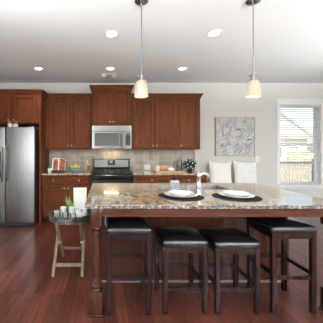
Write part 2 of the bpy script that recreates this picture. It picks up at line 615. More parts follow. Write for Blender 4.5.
# ---- window in the far wall: casing, sill, two sashes with glass
bm = NB()
cw = 0.065
box(bm, WX0 - cw, WX0, D - 0.02, D - 0.0002, WZ0 - 0.02, WZ1 + 0.13, 0.004)
box(bm, WX1, WX1 + cw, D - 0.02, D - 0.0002, WZ0 - 0.02, WZ1 + 0.13, 0.004)
box(bm, WX0, WX1, D - 0.02, D - 0.0002, WZ1, WZ1 + 0.13, 0.004)
win = struct('window_1', bm, M['trim'])
bm = NB(); box(bm, WX0 - 0.03, WX1 + 0.03, D - 0.045, D - 0.0005, WZ0 - 0.035, WZ0 - 0.001, 0.006)
box(bm, WX0 - 0.03, WX1 + 0.03, D - 0.018, D - 0.0005, WZ0 - 0.08, WZ0 - 0.035, 0.004); obj('window_sill', bm, M['trim'], win)
bm = NB()
box(bm, WX0 - 0.0002, WX0 + 0.003, D + 0.0002, D + 0.15, WZ0, WZ1)
box(bm, WX1 - 0.003, WX1 + 0.0002, D + 0.0002, D + 0.15, WZ0, WZ1)
box(bm, WX0 + 0.003, WX1 - 0.003, D + 0.0002, D + 0.15, WZ1 - 0.003, WZ1)
box(bm, WX0 + 0.003, WX1 - 0.003, D + 0.0002, D + 0.15, WZ0, WZ0 + 0.003)
obj('jamb', bm, M['trim'], win)
zm = (WZ0 + WZ1) / 2
for (z0, z1, yy) in ((WZ0, zm + 0.02, 5.205), (zm - 0.02, WZ1, 5.24)):
    bm = NB()
    box(bm, WX0, WX0 + 0.04, yy, yy + 0.03, z0, z1)
    box(bm, WX1 - 0.04, WX1, yy, yy + 0.03, z0, z1)
    box(bm, WX0 + 0.04, WX1 - 0.04, yy, yy + 0.03, z0, z0 + 0.04)
    box(bm, WX0 + 0.04, WX1 - 0.04, yy, yy + 0.03, z1 - 0.04, z1)
    sash = obj('sash', bm, M['trim'], win)
    bm = NB(); box(bm, WX0 + 0.038, WX1 - 0.038, yy + 0.013, yy + 0.017, z0 + 0.038, z1 - 0.038)
    obj('window_pane', bm, M['pane'], sash)

# ---- horizontal blind inside the window reveal
bl = thing('window_blind', 'white horizontal slatted blind lowered over the window with slats open', 'blind', (4.09, 5.165, WZ0))
bm = NB(); box(bm, WX0 + 0.008, WX1 - 0.008, 5.135, 5.195, WZ1 - 0.052, WZ1 - 0.002, 0.004); obj('headrail', bm, M['slat'], bl)
bm = NB(); box(bm, WX0 + 0.01, WX1 - 0.01, 5.142, 5.188, WZ0 + 0.006, WZ0 + 0.022, 0.004); obj('bottom_rail', bm, M['slat'], bl)
bm = NB()
ns = 33
for k in range(ns):
    z = WZ0 + 0.055 + k * (WZ1 - 0.085 - WZ0 - 0.055) / (ns - 1)
    dz = 0.005
    vs = []
    for (yy, zz) in ((5.141, z + dz), (5.153, z + dz * 0.6 + 0.0025), (5.165, z + 0.0035), (5.177, z - dz * 0.6 + 0.0025), (5.189, z - dz)):
        vs.append((yy, zz))
    top = [[bm.verts.new((x, yy, zz + 0.0014)) for yy, zz in vs] for x in (WX0 + 0.012, WX1 - 0.012)]
    bot = [[bm.verts.new((x, yy, zz - 0.0014)) for yy, zz in vs] for x in (WX0 + 0.012, WX1 - 0.012)]
    for i in range(4):
        bm.faces.new((top[0][i], top[1][i], top[1][i + 1], top[0][i + 1]))
        bm.faces.new((bot[0][i], bot[0][i + 1], bot[1][i + 1], bot[1][i]))
    bm.faces.new((top[0][0], bot[0][0], bot[1][0], top[1][0]))
    bm.faces.new((top[0][4], top[1][4], bot[1][4], bot[0][4]))
    for s in (0, 1):
        for i in range(4):
            bm.faces.new((top[s][i], top[s][i + 1], bot[s][i + 1], bot[s][i]))
obj('slats', bm, M['slat'], bl)
for x in (WX0 + 0.14, WX1 - 0.14):
    bm = NB(); tube(bm, [(x, 5.139, WZ0 + 0.014), (x, 5.139, WZ1 - 0.05)], 0.0018, 6); obj('ladder_cord', bm, M['slat'], bl)
bm = NB(); tube(bm, [(WX0 + 0.05, 5.128, WZ1 - 0.05), (WX0 + 0.05, 5.126, WZ1 - 0.75)], 0.004, 8); obj('tilt_wand', bm, M['slat'], bl)

# ------------------------------------------------------------------ outdoors, seen through the window
bm = NB(); box(bm, -6, 45, D + 0.16, 60, -0.4, -0.15); struct('ground', bm, M['yard'])
fr_ = thing('porch_railing', 'tan picket railing with dark top rail outside the window', 'railing', (6.6, 9.0, -0.15))
bm = NB(); box(bm, 5.6, 7.72, 8.96, 9.04, 0.84, 0.90, 0.005); obj('top_rail', bm, M['fence_dark'], fr_)
bm = NB(); box(bm, 5.6, 7.66, 8.975, 9.025, 0.06, 0.11, 0.005); obj('bottom_rail', bm, M['fence_wood'], fr_)
pk = None
x = 5.66
while x < 7.6:
    if pk is None:
        bm = NB(); box(bm, x - 0.03, x + 0.03, 8.985, 9.015, 0.111, 0.839)
        pk = obj('picket', bm, M['fence_wood'], fr_)
        x00 = x
    else:
        c = pk.copy(); COL.objects.link(c); c.parent = fr_; c.location = (x - x00, 0, 0)
    x += 0.098
bm = NB(); box(bm, 7.66, 7.78, 8.94, 9.06, -0.15, 1.0, 0.006); obj('post', bm, M['fence_dark'], fr_)
hs = thing('neighbor_house', 'cream neighbouring house with brown gable roof beyond the railing', 'house', (15.0, 24.0, -0.15))
bm = NB(); box(bm, 10.5, 18.6, 22.5, 30, -0.15, 2.4); obj('wall', bm, M['siding'], hs)
bm = NB()
vs = [bm.verts.new(p) for p in ((10.0, 22.1, 2.3), (19.2, 22.1, 2.3), (14.6, 22.1, 5.6), (10.0, 30.4, 2.3), (19.2, 30.4, 2.3), (14.6, 30.4, 5.6))]
for f in ((0, 1, 2), (5, 4, 3), (0, 2, 5, 3), (2, 1, 4, 5), (1, 0, 3, 4)):
    bm.faces.new([vs[i] for i in f])
bmesh.ops.recalc_face_normals(bm, faces=bm.faces[:])
o = obj('roof', bm, [M['shingle'], M['siding']], hs)
for p_ in o.data.polygons:
    if len(p_.vertices) == 3:
        p_.material_index = 1
bm = NB()
for p_, q_ in (((10.0, 22.05, 2.3), (14.6, 22.05, 5.6)), ((19.2, 22.05, 2.3), (14.6, 22.05, 5.6))):
    bar(bm, p_, q_, 0.12, 0.25, (0, 0, 1))
obj('fascia', bm, M['shingle'], hs)
for x in (12.2, 15.4, 17.0):
    bm = NB(); box(bm, x, x + 0.9, 22.44, 22.499, 0.6, 1.7); f_ = obj('window', bm, M['trim'], hs)
    bm = NB(); box(bm, x + 0.08, x + 0.82, 22.42, 22.439, 0.68, 1.62); obj('pane', bm, M['window_dark'], f_)
def shrub(x, y, r, h, label):
    bm = NB()
    bmesh.ops.create_icosphere(bm, subdivisions=4, radius=1.0)
    for v in bm.verts:
        k = 1 + 0.35 * noise.noise(v.co * 2.2 + Vector((x, y, 0))) + 0.25 * noise.noise(v.co * 7.0)
        v.co = Vector((x + v.co.x * r * k, y + v.co.y * r * k, -0.17 + h / 2 + v.co.z * h / 2 * k))
        v.co.z = max(v.co.z, -0.149)
    tag(obj('shrub', bm, M['shrub'], None, True, (x, y, -0.15)), label, 'shrub', 'shrubs in the yard')
shrub(8.9, 11.3, 0.6, 1.5, 'bigger yellow green shrub in the yard, the one nearer the railing')
shrub(8.4, 12.8, 0.7, 1.2, 'yellow green shrub in the yard, the farther one')

# ------------------------------------------------------------------ cabinets
def door_mesh(x0, x1, yf, z0, z1, fr=0.062, t=0.02, horizontal=False):
    """shaker door: frame of stiles and rails with a recessed panel and a small inner bevel"""
    bm = NB()
    if (z1 - z0) < 0.25:
        fr_z = 0.03
        fr = 0.04
    else:
        fr_z = fr
    yb = yf + t
    o_ = [(x0, z0), (x1, z0), (x1, z1), (x0, z1)]
    e = 0.004
    a = [(x0 + e, z0 + e), (x1 - e, z0 + e), (x1 - e, z1 - e), (x0 + e, z1 - e)]
    i1 = [(x0 + fr, z0 + fr_z), (x1 - fr, z0 + fr_z), (x1 - fr, z1 - fr_z), (x0 + fr, z1 - fr_z)]
    g = 0.008
    i2 = [(x0 + fr + g, z0 + fr_z + g), (x1 - fr - g, z0 + fr_z + g), (x1 - fr - g, z1 - fr_z - g), (x0 + fr + g, z1 - fr_z - g)]
    def ring(pts, y):
        return [bm.verts.new((p[0], y, p[1])) for p in pts]
    rb, r0, r1, r2, r3 = ring(o_, yb), ring(o_, yf + e), ring(a, yf), ring(i1, yf), ring(i2, yf + 0.014)
    for p, q in ((rb, r0), (r0, r1), (r1, r2), (r2, r3)):
        for k in range(4):
            bm.faces.new((p[k], p[(k + 1) % 4], q[(k + 1) % 4], q[k]))
    bm.faces.new(r3)
    bm.faces.new(rb[::-1])
    return bm

def knob(x, yf, z, parent):
    bm = NB()
    lathe(bm, [(0.0, 0.0), (0.006, 0.0), (0.005, -0.012), (0.013, -0.016), (0.015, -0.022), (0.011, -0.028), (0, -0.030)], (x, yf, z), 14, axis='y')
    obj('knob', bm, M['nickel'], parent, True)

CROWN = [(0.0, -0.045), (0.006, -0.045), (0.008, -0.02), (0.018, -0.005), (0.022, 0.012), (0.040, 0.038), (0.046, 0.042), (0.046, 0.060), (0.0, 0.060)]
def crown(x0, x1, yf, yb, z, left, right, scale=1.0):
    bm = NB()
    rings = []
    for o_, h in CROWN:
        o_ *= scale
        h = z + h * scale
        pts = []
        if left:
            pts.append((x0 - o_, yb, h))
        pts.append((x0 - (o_ if left else 0), yf - o_, h))
        pts.append((x1 + (o_ if right else 0), yf - o_, h))
        if right:
            pts.append((x1 + o_, yb, h))
        rings.append([bm.verts.new(p) for p in pts])
    for a, b_ in zip(rings, rings[1:]):
        for k in range(len(a) - 1):
            bm.faces.new((a[k], a[k + 1], b_[k + 1], b_[k]))
    top = rings[-1]
    if len(top) == 4:
        bm.faces.new(top)
    for s in (0, -1):
        bm.faces.new([r[s] for r in rings])
    return bm

def upper_cabinet(x0, x1, z0, z1, yf, doors, label, knob_low=True, crown_lr=None, name='wall_cabinet', yb=D - 0.001, group='cherry wall cabinets'):
    t = thing(name, label, 'cabinet', ((x0 + x1) / 2, yf + 0.15, z0), group)
    bm = NB(); box(bm, x0, x1, yf + 0.021, yb, z0, z1, 0.002, 1)
    obj('carcass', bm, M['cherry'], t)
    for (a, b_, side) in doors:
        d = obj('door', door_mesh(a, b_, yf, z0 + 0.018, z1 - 0.022), M['cherry'], t)
        kx = (b_ - 0.03) if side == 'r' else (a + 0.03)
        knob(kx, yf, z0 + 0.075, d)
    if crown_lr is not None:
        obj('crown_molding', crown(x0, x1, yf + 0.021, yb, z1, *crown_lr), M['cherry_x'], t, False)
    return t

UF = 4.80
# left pair
upper_cabinet(-1.098, -0.252, 1.357, 2.39, UF, [(-1.06, -0.678, 'r'), (-0.672, -0.29, 'l')],
              'tall cherry wall cabinet with two doors above the cookbook and fruit bowl', crown_lr=(False, False))
# filler strip beside the refrigerator enclosure belongs to the enclosure, built below
upper_cabinet(-0.248, 0.528, 1.818, 2.55, 4.775, [(-0.222, 0.137, 'r'), (0.143, 0.502, 'l')],
              'short raised cherry wall cabinet with two doors above the microwave', crown_lr=(True, True))
upper_cabinet(0.532, 1.438, 1.357, 2.39, UF, [(0.556, 0.978, 'r'), (0.984, 1.41, 'l')],
              'wide cherry wall cabinet with two doors right beside the microwave', crown_lr=(False, False))
upper_cabinet(1.440, 1.882, 1.357, 2.39, UF, [(1.468, 1.856, 'l')],
              'narrow single door cherry wall cabinet at the end of the row', crown_lr=(False, True))

# refrigerator enclosure
RF = 4.46
fe = thing('refrigerator_cabinet', 'deep cherry cabinet with tall side panel enclosing the refrigerator', 'cabinet', (-1.70, 4.8, 0))
bm = NB(); box(bm, -1.20, -1.16, RF + 0.021, D - 0.001, 0, 2.38, 0.002, 1); obj('side_panel', bm, M['cherry'], fe)
bm = NB(); box(bm, -1.159, -1.10, UF + 0.024, UF + 0.05, 1.357, 2.38); obj('filler_strip', bm, M['cherry'], fe)
bm = NB(); box(bm, -2.24, -1.2005, RF + 0.021, D - 0.001, 1.827, 2.38, 0.002, 1); obj('carcass', bm, M['cherry'], fe)
bm = NB(); box(bm, -2.28, -2.2405, RF + 0.021, D - 0.001, 0, 2.38, 0.002, 1); obj('side_panel', bm, M['cherry'], fe)
for a, b_, s in ((-2.20, -1.715, 'r'), (-1.675, -1.235, 'l')):
    d = obj('door', door_mesh(a, b_, RF, 1.85, 2.355), M['cherry'], fe)
    knob((b_ - 0.03) if s == 'r' else (a + 0.03), RF, 1.89, d)
obj('crown_molding', crown(-2.28, -1.16, RF + 0.021, D - 0.001, 2.38, False, True, 1.15), M['cherry_x'], fe)

BF = 4.512
def base_cabinet(x0, x1, label, ndoors=2, knobs=2):
    t = thing('base_cabinet', label, 'cabinet', ((x0 + x1) / 2, 4.8, 0), 'cherry base cabinets')
    bm = NB()
    box(bm, x0, x1, BF + 0.021, D - 0.001, 0.10, 0.883, 0.002, 1)
    obj('carcass', bm, M['cherry'], t)
    bm = NB(); box(bm, x0, x1, BF + 0.085, BF + 0.105, 0.0, 0.0995); obj('toe_kick', bm, M['cherry_dark'], t)
    d = obj('drawer', door_mesh(x0 + 0.025, x1 - 0.025, BF, 0.715, 0.862), M['cherry_x'], t)
    w = x1 - x0
    for k in range(knobs):
        knob(x0 + w * (k + 1) / (knobs + 1) if knobs == 1 else x0 + w * (0.24 + 0.52 * k), BF, 0.788, d)
    xm = (x0 + x1) / 2
    for a, b_, s in ((x0 + 0.025, xm - 0.003, 'r'), (xm + 0.003, x1 - 0.025, 'l')):
        d = obj('door', door_mesh(a, b_, BF, 0.115, 0.69), M['cherry'], t)
        knob((b_ - 0.03) if s == 'r' else (a + 0.03), BF, 0.64, d)
base_cabinet(-1.157, -0.252, 'cherry base cabinet with one wide drawer between refrigerator and range')
base_cabinet(0.532, 1.209, 'cherry base cabinet standing directly right of the range', knobs=1)
base_cabinet(1.211, 1.89, 'cherry base cabinet at the window end of the back counter', knobs=1)

def worktop(x0, x1, label, right_over=0):
    bm = NB(); box(bm, x0, x1, 4.487, D - 0.0085, 0.884, 0.914, 0.005)
    tag(obj('countertop', bm, M['granite'], None, False, ((x0 + x1) / 2, 4.8, 0.884)), label, 'countertop')
worktop(-1.159, -0.246, 'beige granite countertop holding the cookbook and fruit bowl')
worktop(0.530, 1.915, 'beige granite countertop holding the bread board and dark plant')

# ------------------------------------------------------------------ refrigerator
rf = thing('refrigerator', 'stainless steel side-by-side refrigerator at the left wall', 'refrigerator', (-1.67, 4.6, 0))
FX0, FX1, FY = -2.125, -1.222, 4.28
bm = NB(); box(bm, FX0 + 0.01, FX1 - 0.01, FY + 0.075, 5.0, 0.02, 1.735, 0.006); obj('body', bm, M['dark_plastic'], rf)
bm = NB(); box(bm, FX0 + 0.02, FX1 - 0.02, FY + 0.03, FY + 0.07, 0.01, 0.058, 0.004); obj('toe_grille', bm, M['black_matte'], rf)
SPX = -1.737
for a, b_ in ((FX0, SPX - 0.003), (SPX + 0.003, FX1)):
    bm = NB(); box(bm, a, b_, FY, FY + 0.07, 0.065, 1.75, 0.018, 4)
    d = obj('door', bm, M['steel'], rf, True)
    hx = (b_ - 0.035) if a == FX0 else (a + 0.035)
    bm = NB()
    tube(bm, [(hx, FY - 0.055, 0.80), (hx, FY - 0.055, 1.40)], 0.014, 14)
    for z in (0.84, 1.36):
        tube(bm, [(hx, FY + 0.004, z), (hx, FY - 0.055, z)], 0.010, 10)
    obj('handle', bm, M['steel_x'], d, True)
    if a == FX0:
        bm = NB(); box(bm, -2.05, -1.815, FY - 0.004, FY + 0.004, 0.86, 1.32, 0.003)
        dp = obj('dispenser', bm, M['black_gloss'], d)
        bm = NB(); box(bm, -2.03, -1.835, FY - 0.012, FY - 0.004, 1.18, 1.30, 0.003); obj('control_panel', bm, M['dark_plastic'], dp)
        bm = NB(); box(bm, -2.03, -1.835, FY - 0.016, FY - 0.004, 0.875, 0.895, 0.003); obj('drip_tray', bm, M['steel_x'], dp)
for x in (FX0 + 0.06, FX1 - 0.06):
    bm = NB(); box(bm, x - 0.04, x + 0.04, FY + 0.02, FY + 0.12, 1.7505, 1.768, 0.005); obj('hinge_cover', bm, M['dark_plastic'], rf)

def canister(x, y, z, r, h, label):
    t = thing('canister', label, 'canister', (x, y, z), 'small jars on the refrigerator')
    bm = NB(); lathe(bm, [(0, 0), (r * 0.9, 0), (r, 0.01), (r, h * 0.50), (r * 0.9, h * 0.56), (0, h * 0.56)], (x, y, z), 18)
    obj('jar', bm, M['cream_ceramic'], t, True)
    bm = NB(); lathe(bm, [(0, h * 0.561), (r * 0.95, h * 0.561), (r * 0.98, h * 0.66), (r * 0.7, h * 0.82), (r * 0.2, h * 0.9), (r * 0.25, h * 0.96), (0, h)], (x, y, z), 18)
    obj('lid', bm, M['brown_lid'], t, True)
canister(-1.70, 4.42, 1.7355, 0.042, 0.155, 'small cream jar with brown lid on the refrigerator, nearer its left door')
canister(-1.605, 4.42, 1.7355, 0.046, 0.14, 'small cream jar with brown lid on the refrigerator, the one farther from the left door')

# ------------------------------------------------------------------ microwave
mw = thing('microwave', 'stainless steel over-the-range microwave mounted above the stove', 'microwave', (0.14, 4.9, 1.36))
X0, X1, MY, Z0, Z1 = -0.243, 0.523, 4.715, 1.362, 1.8165
bm = NB(); box(bm, X0, X1, MY + 0.03, D - 0.009, Z0, Z1, 0.004); obj('body', bm, M['steel_x'], mw)
bm = NB(); box(bm, X0, X1, MY + 0.005, MY + 0.0295, 1.705, Z1 - 0.001, 0.004); v_ = obj('vent_grille', bm, M['steel_x'], mw)
bm = NB()
for k in range(3):
    box(bm, X0 + 0.03, X1 - 0.03, MY + 0.001, MY + 0.0045, 1.74 + k * 0.022, 1.746 + k * 0.022)
obj('louver', bm, M['dark_plastic'], v_)
bm = NB(); box(bm, X0, 0.345, MY, MY + 0.029, Z0 + 0.012, 1.700, 0.006); d = obj('door', bm, M['steel_x'], mw)
bm = NB(); box(bm, X0 + 0.055, 0.285, MY - 0.004, MY - 0.0002, Z0 + 0.068, 1.672, 0.002, 1); obj('door_window', bm, M['oven_glass'], d)
bm = NB()
tube(bm, [(0.318, MY - 0.038, 1.415), (0.318, MY - 0.038, 1.665)], 0.010, 12)
for z in (1.435, 1.645):
    tube(bm, [(0.318, MY + 0.002, z), (0.318, MY - 0.038, z)], 0.008, 8)
obj('handle', bm, M['black_gloss'], d, True)
bm = NB(); box(bm, 0.349, X1, MY + 0.002, MY + 0.029, Z0 + 0.012, 1.700, 0.004); cp = obj('control_panel', bm, M['steel_x'], mw)
bm = NB(); box(bm, 0.405, 0.498, MY - 0.001, MY + 0.0018, 1.435, 1.680, 0.001, 1); kp = obj('keypad', bm, M['dark_plastic'], cp)
bm = NB()
for r_ in range(5):
    for c_ in range(3):
        box(bm, 0.415 + c_ * 0.027, 0.435 + c_ * 0.027, MY - 0.0025, MY - 0.0012, 1.45 + r_ * 0.034, 1.472 + r_ * 0.034)
obj('button_pad', bm, M['rubber'], kp)
bm = NB(); box(bm, 0.415, 0.488, MY - 0.0025, MY - 0.0012, 1.635, 1.665); obj('display', bm, M['black_gloss'], kp)
light('hood_lamp', 'AREA', (0.14, 5.0, 1.357), (0, 0, 0), HOOD_W, (1.0, 0.80, 0.52), shape='RECTANGLE', size=0.3, size_y=0.06)
bm = NB(); box(bm, -0.01, 0.29, 4.965, 5.035, 1.3585, 1.3615); obj('lamp_lens', bm, M['hood_lens'], mw)

# ------------------------------------------------------------------ range
rg = thing('range', 'black and stainless gas range between the base cabinets', 'stove', (0.141, 4.8, 0))
X0, X1 = -0.240, 0.524
bm = NB(); box(bm, X0, X1, 4.47, 5.10, 0.03, 0.895, 0.004); obj('body', bm, M['dark_plastic'], rg)
bm = NB(); box(bm, X0, X1, 4.44, 5.02, 0.8955, 0.918, 0.006); obj('cooktop', bm, M['black_gloss'], rg)
bm = NB(); box(bm, X0 + 0.005, X1 - 0.005, 5.022, 5.112, 0.8955, 1.163, 0.012, 3); bgd = obj('backguard', bm, M['black_gloss'], rg)
bm = NB(); box(bm, X0 + 0.035, X1 - 0.035, 5.012, 5.0218, 0.995, 1.143, 0.004); obj('steel_panel', bm, M['panel_steel'], bgd)
bm = NB(); box(bm, 0.065, 0.215, 5.006, 5.0118, 1.035, 1.135, 0.003); ck = obj('clock_panel', bm, M['black_gloss'], bgd)
bm = NB(); box(bm, 0.115, 0.165, 5.0045, 5.0058, 1.095, 1.112); obj('clock_display', bm, M['led'], ck)
for k, gx in enumerate((-0.11, 0.142, 0.394)):
    bm = NB()
    w2, y0, y1 = 0.118, 4.50, 4.98
    for x in (gx - w2, gx + w2):
        bar(bm, (x, y0, 0.945), (x, y1, 0.945), 0.012, 0.014)
    for y in (y0, (y0 + y1) / 2, y1):
        bar(bm, (gx - w2, y, 0.945), (gx + w2, y, 0.945), 0.012, 0.014)
    for y in (4.62, 4.86):
        for a in range(4):
            an = PI / 4 + a * PI / 2
            bar(bm, (gx + 0.02 * math.cos(an), y + 0.02 * math.sin(an), 0.949), (gx + 0.10 * math.cos(an), y + 0.10 * math.sin(an), 0.949), 0.010, 0.012)
    for x in (gx - w2 + 0.003, gx + w2 - 0.003):
        for y in (y0 + 0.003, y1 - 0.003):
            box(bm, x - 0.007, x + 0.007, y - 0.007, y + 0.007, 0.9185, 0.940)
    obj('grate', bm, M['black_matte'], rg)
    for y in (4.62, 4.86):
        bm = NB(); lathe(bm, [(0, 0.9185), (0.045, 0.9185), (0.045, 0.928), (0.03, 0.934), (0, 0.934)], (gx, y, 0), 20)
        obj('burner', bm, M['dark_plastic'], rg, True)
bm = NB(); box(bm, X0, X1, 4.42, 4.469, 0.795, 0.893, 0.012, 3); pn = obj('control_panel', bm, M['black_gloss'], rg)
for x in (-0.115, -0.005, 0.142, 0.295, 0.395):
    if x == 0.142:
        continue
    bm = NB(); lathe(bm, [(0, 0.0), (0.026, 0.0), (0.026, -0.01), (0.021, -0.03), (0, -0.031)], (x, 4.4195, 0.845), 20, axis='y')
    kb = obj('knob', bm, M['steel_x'], pn, True)
    bm = NB(); box(bm, x - 0.004, x + 0.004, 4.384, 4.388, 0.825, 0.866); obj('pointer', bm, M['black_gloss'], kb)
bm = NB(); box(bm, X0 + 0.004, X1 - 0.004, 4.43, 4.469, 0.255, 0.790, 0.006); od = obj('oven_door', bm, M['steel_x'], rg)
bm = NB(); box(bm, -0.13, 0.414, 4.426, 4.4298, 0.36, 0.64, 0.002, 1); obj('oven_window', bm, M['black_gloss'], od)
bm = NB()
tube(bm, [(X0 + 0.05, 4.375, 0.745), (X1 - 0.05, 4.375, 0.745)], 0.013, 12)
for x in (X0 + 0.08, X1 - 0.08):
    tube(bm, [(x, 4.432, 0.745), (x, 4.375, 0.745)], 0.009, 8)
obj('handle', bm, M['steel_x'], od, True)
bm = NB(); box(bm, X0 + 0.004, X1 - 0.004, 4.432, 4.469, 0.07, 0.248, 0.006); obj('warming_drawer', bm, M['steel_x'], rg)
for x in (X0 + 0.05, X1 - 0.05):
    for y in (4.52, 5.05):
        bm = NB(); lathe(bm, [(0, 0), (0.02, 0), (0.016, 0.03), (0, 0.03)], (x, y, 0), 10); obj('foot', bm, M['rubber'], rg)

# ------------------------------------------------------------------ island
IX0, IX1, IY0, IY1 = -0.159, 1.972, 1.947, 3.222
isl = thing('kitchen_island', 'long cherry kitchen island base with turned legs under the overhang', 'island', (0.9, 2.85, 0))
PX0, PX1, PY0, PY1 = -0.115, 1.928, 2.505, 3.19
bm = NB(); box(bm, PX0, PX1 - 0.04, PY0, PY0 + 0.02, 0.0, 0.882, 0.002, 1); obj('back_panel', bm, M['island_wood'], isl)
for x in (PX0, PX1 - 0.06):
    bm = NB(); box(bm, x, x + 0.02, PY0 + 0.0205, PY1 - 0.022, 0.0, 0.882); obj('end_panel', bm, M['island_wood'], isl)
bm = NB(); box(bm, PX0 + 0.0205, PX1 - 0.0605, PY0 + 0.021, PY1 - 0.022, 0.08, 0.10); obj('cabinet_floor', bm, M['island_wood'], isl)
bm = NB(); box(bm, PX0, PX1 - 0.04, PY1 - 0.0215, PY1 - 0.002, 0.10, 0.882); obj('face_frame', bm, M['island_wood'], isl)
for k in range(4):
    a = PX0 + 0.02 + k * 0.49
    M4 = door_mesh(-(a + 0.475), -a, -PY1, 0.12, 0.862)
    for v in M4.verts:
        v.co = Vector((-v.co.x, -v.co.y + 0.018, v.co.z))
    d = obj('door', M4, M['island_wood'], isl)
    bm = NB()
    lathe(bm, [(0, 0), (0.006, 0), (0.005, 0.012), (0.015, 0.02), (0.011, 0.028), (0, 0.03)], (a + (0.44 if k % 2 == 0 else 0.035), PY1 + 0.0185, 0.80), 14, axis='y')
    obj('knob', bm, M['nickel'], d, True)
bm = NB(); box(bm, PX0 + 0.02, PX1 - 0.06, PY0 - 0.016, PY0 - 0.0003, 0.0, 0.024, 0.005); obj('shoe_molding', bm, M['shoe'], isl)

LEGW = 0.098
def turned_leg(x0, y0):
    """square block, collar, slim neck, vase-shaped shaft, ball and plinth"""
    x1, y1 = x0 + LEGW, y0 + LEGW
    cx, cy = (x0 + x1) / 2, (y0 + y1) / 2
    bm = NB()
    box(bm, x0, x1, y0, y1, 0.725, 0.8825, 0.004)
    box(bm, x0, x1, y0, y1, 0.02, 0.196, 0.004)
    prof = [(0.0, 0.195), (0.040, 0.195), (0.044, 0.203), (0.040, 0.211), (0.036, 0.214), (0.047, 0.226), (0.051, 0.240), (0.047, 0.254), (0.030, 0.263),
            (0.024, 0.272), (0.036, 0.279), (0.036, 0.287), (0.027, 0.294), (0.024, 0.31), (0.029, 0.345), (0.037, 0.40), (0.0405, 0.45), (0.0395, 0.49),
            (0.035, 0.55), (0.030, 0.60), (0.0265, 0.64), (0.025, 0.655), (0.034, 0.660), (0.036, 0.668), (0.031, 0.676), (0.029, 0.682),
            (0.039, 0.692), (0.042, 0.705), (0.038, 0.716), (0.043, 0.722), (0.043, 0.726), (0, 0.726)]
    lathe(bm, prof, (cx, cy, 0), 32)
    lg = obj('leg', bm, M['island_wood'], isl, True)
    bm = NB(); box(bm, x0 - 0.011, x1 + 0.011, y0 - 0.011, y1 + 0.011, 0.0, 0.0195, 0.005); obj('foot_molding', bm, M['island_wood'], lg)
LY = 1.985
turned_leg(-0.117, LY)
turned_leg(1.832, LY)
bm = NB()
box(bm, -0.117 + LEGW + 0.0005, 1.8315, LY + 0.012, LY + 0.034, 0.809, 0.8825)
box(bm, -0.117 + LEGW + 0.0005, 1.8315, LY + 0.005, LY + 0.0115, 0.806, 0.818, 0.002)
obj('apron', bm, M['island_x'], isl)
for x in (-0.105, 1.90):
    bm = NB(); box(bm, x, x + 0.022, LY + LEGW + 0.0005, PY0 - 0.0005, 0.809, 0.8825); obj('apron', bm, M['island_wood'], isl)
bm = NB(); box(bm, 0.006, 0.078, PY0 - 0.006, PY0 - 0.0003, 0.585, 0.70, 0.002)
op = obj('outlet_plate', bm, M['plastic_white'], None)
tag(op, 'white outlet plate on the island panel behind the leftmost stool', 'outlet')

# countertop with a hole for the sink
SX0, SX1, SY0, SY1 = 0.64, 1.39, 2.70, 3.06
bm = NB()
def rect_ring(x0, x1, y0, y1, z):
    return [bm.verts.new(p) for p in ((x0, y0, z), (x1, y0, z), (x1, y1, z), (x0, y1, z))]
e = 0.004
zt, zb = 0.914, 0.8845
ob, o1, o2 = rect_ring(IX0, IX1, IY0, IY1, zb), rect_ring(IX0, IX1, IY0, IY1, zt - e), rect_ring(IX0 + e, IX1 - e, IY0 + e, IY1 - e, zt)
it, ib = rect_ring(SX0, SX1, SY0, SY1, zt), rect_ring(SX0, SX1, SY0, SY1, zb)
for p_, q_ in ((ob, o1), (o1, o2), (o2, it), (it, ib), (ib, ob)):
    for k in range(4):
        bm.faces.new((p_[k], p_[(k + 1) % 4], q_[(k + 1) % 4], q_[k]))
slab_ = obj('island_countertop', bm, [M['granite'], M['granite_edge']], None, False, (0.9, 2.58, zb))
for p_ in slab_.data.polygons:
    if abs(p_.normal.z) < 0.5 and (abs(p_.center.y + 2.58 - IY0) < 0.01 or abs(p_.center.x + 0.9 - IX0) < 0.01 or abs(p_.center.x + 0.9 - IX1) < 0.01 or abs(p_.center.y + 2.58 - IY1) < 0.01):
        p_.material_index = 1
tag(slab_, 'large glossy speckled granite slab topping the island', 'countertop')

# sink hung under the slab
sk = thing('kitchen_sink', 'stainless undermount sink set in the island countertop', 'sink', (1.015, 2.88, 0.70))
bm = NB()
a0 = [(SX0 + 0.002, SX1 - 0.002, SY0 + 0.002, SY1 - 0.002, 0.905), (SX0 + 0.003, SX1 - 0.003, SY0 + 0.003, SY1 - 0.003, 0.75), (SX0 + 0.03, SX1 - 0.03, SY0 + 0.03, SY1 - 0.03, 0.715),
      (SX0 + 0.03, SX1 - 0.03, SY0 + 0.03, SY1 - 0.03, 0.708), (SX0 + 0.001, SX1 - 0.001, SY0 + 0.001, SY1 - 0.001, 0.74), (SX0 + 0.0006, SX1 - 0.0006, SY0 + 0.0006, SY1 - 0.0006, 0.905)]
rs = [rect_ring(*p_) for p_ in a0]
for p_, q_ in zip(rs, rs[1:] + rs[:1]):
    if p_ is rs[2]:
        continue
    for k in range(4):
        bm.faces.new((p_[k], p_[(k + 1) % 4], q_[(k + 1) % 4], q_[k]))
bm.faces.new(rs[2]); bm.faces.new(rs[3][::-1])
obj('basin', bm, M['soft_steel'], sk)
bm = NB(); lathe(bm, [(0, 0.7155), (0.045, 0.7155), (0.045, 0.719), (0.03, 0.7185), (0.02, 0.7165), (0, 0.7165)], (1.015, 2.88, 0), 24); obj('drain', bm, M['chrome'], sk, True)

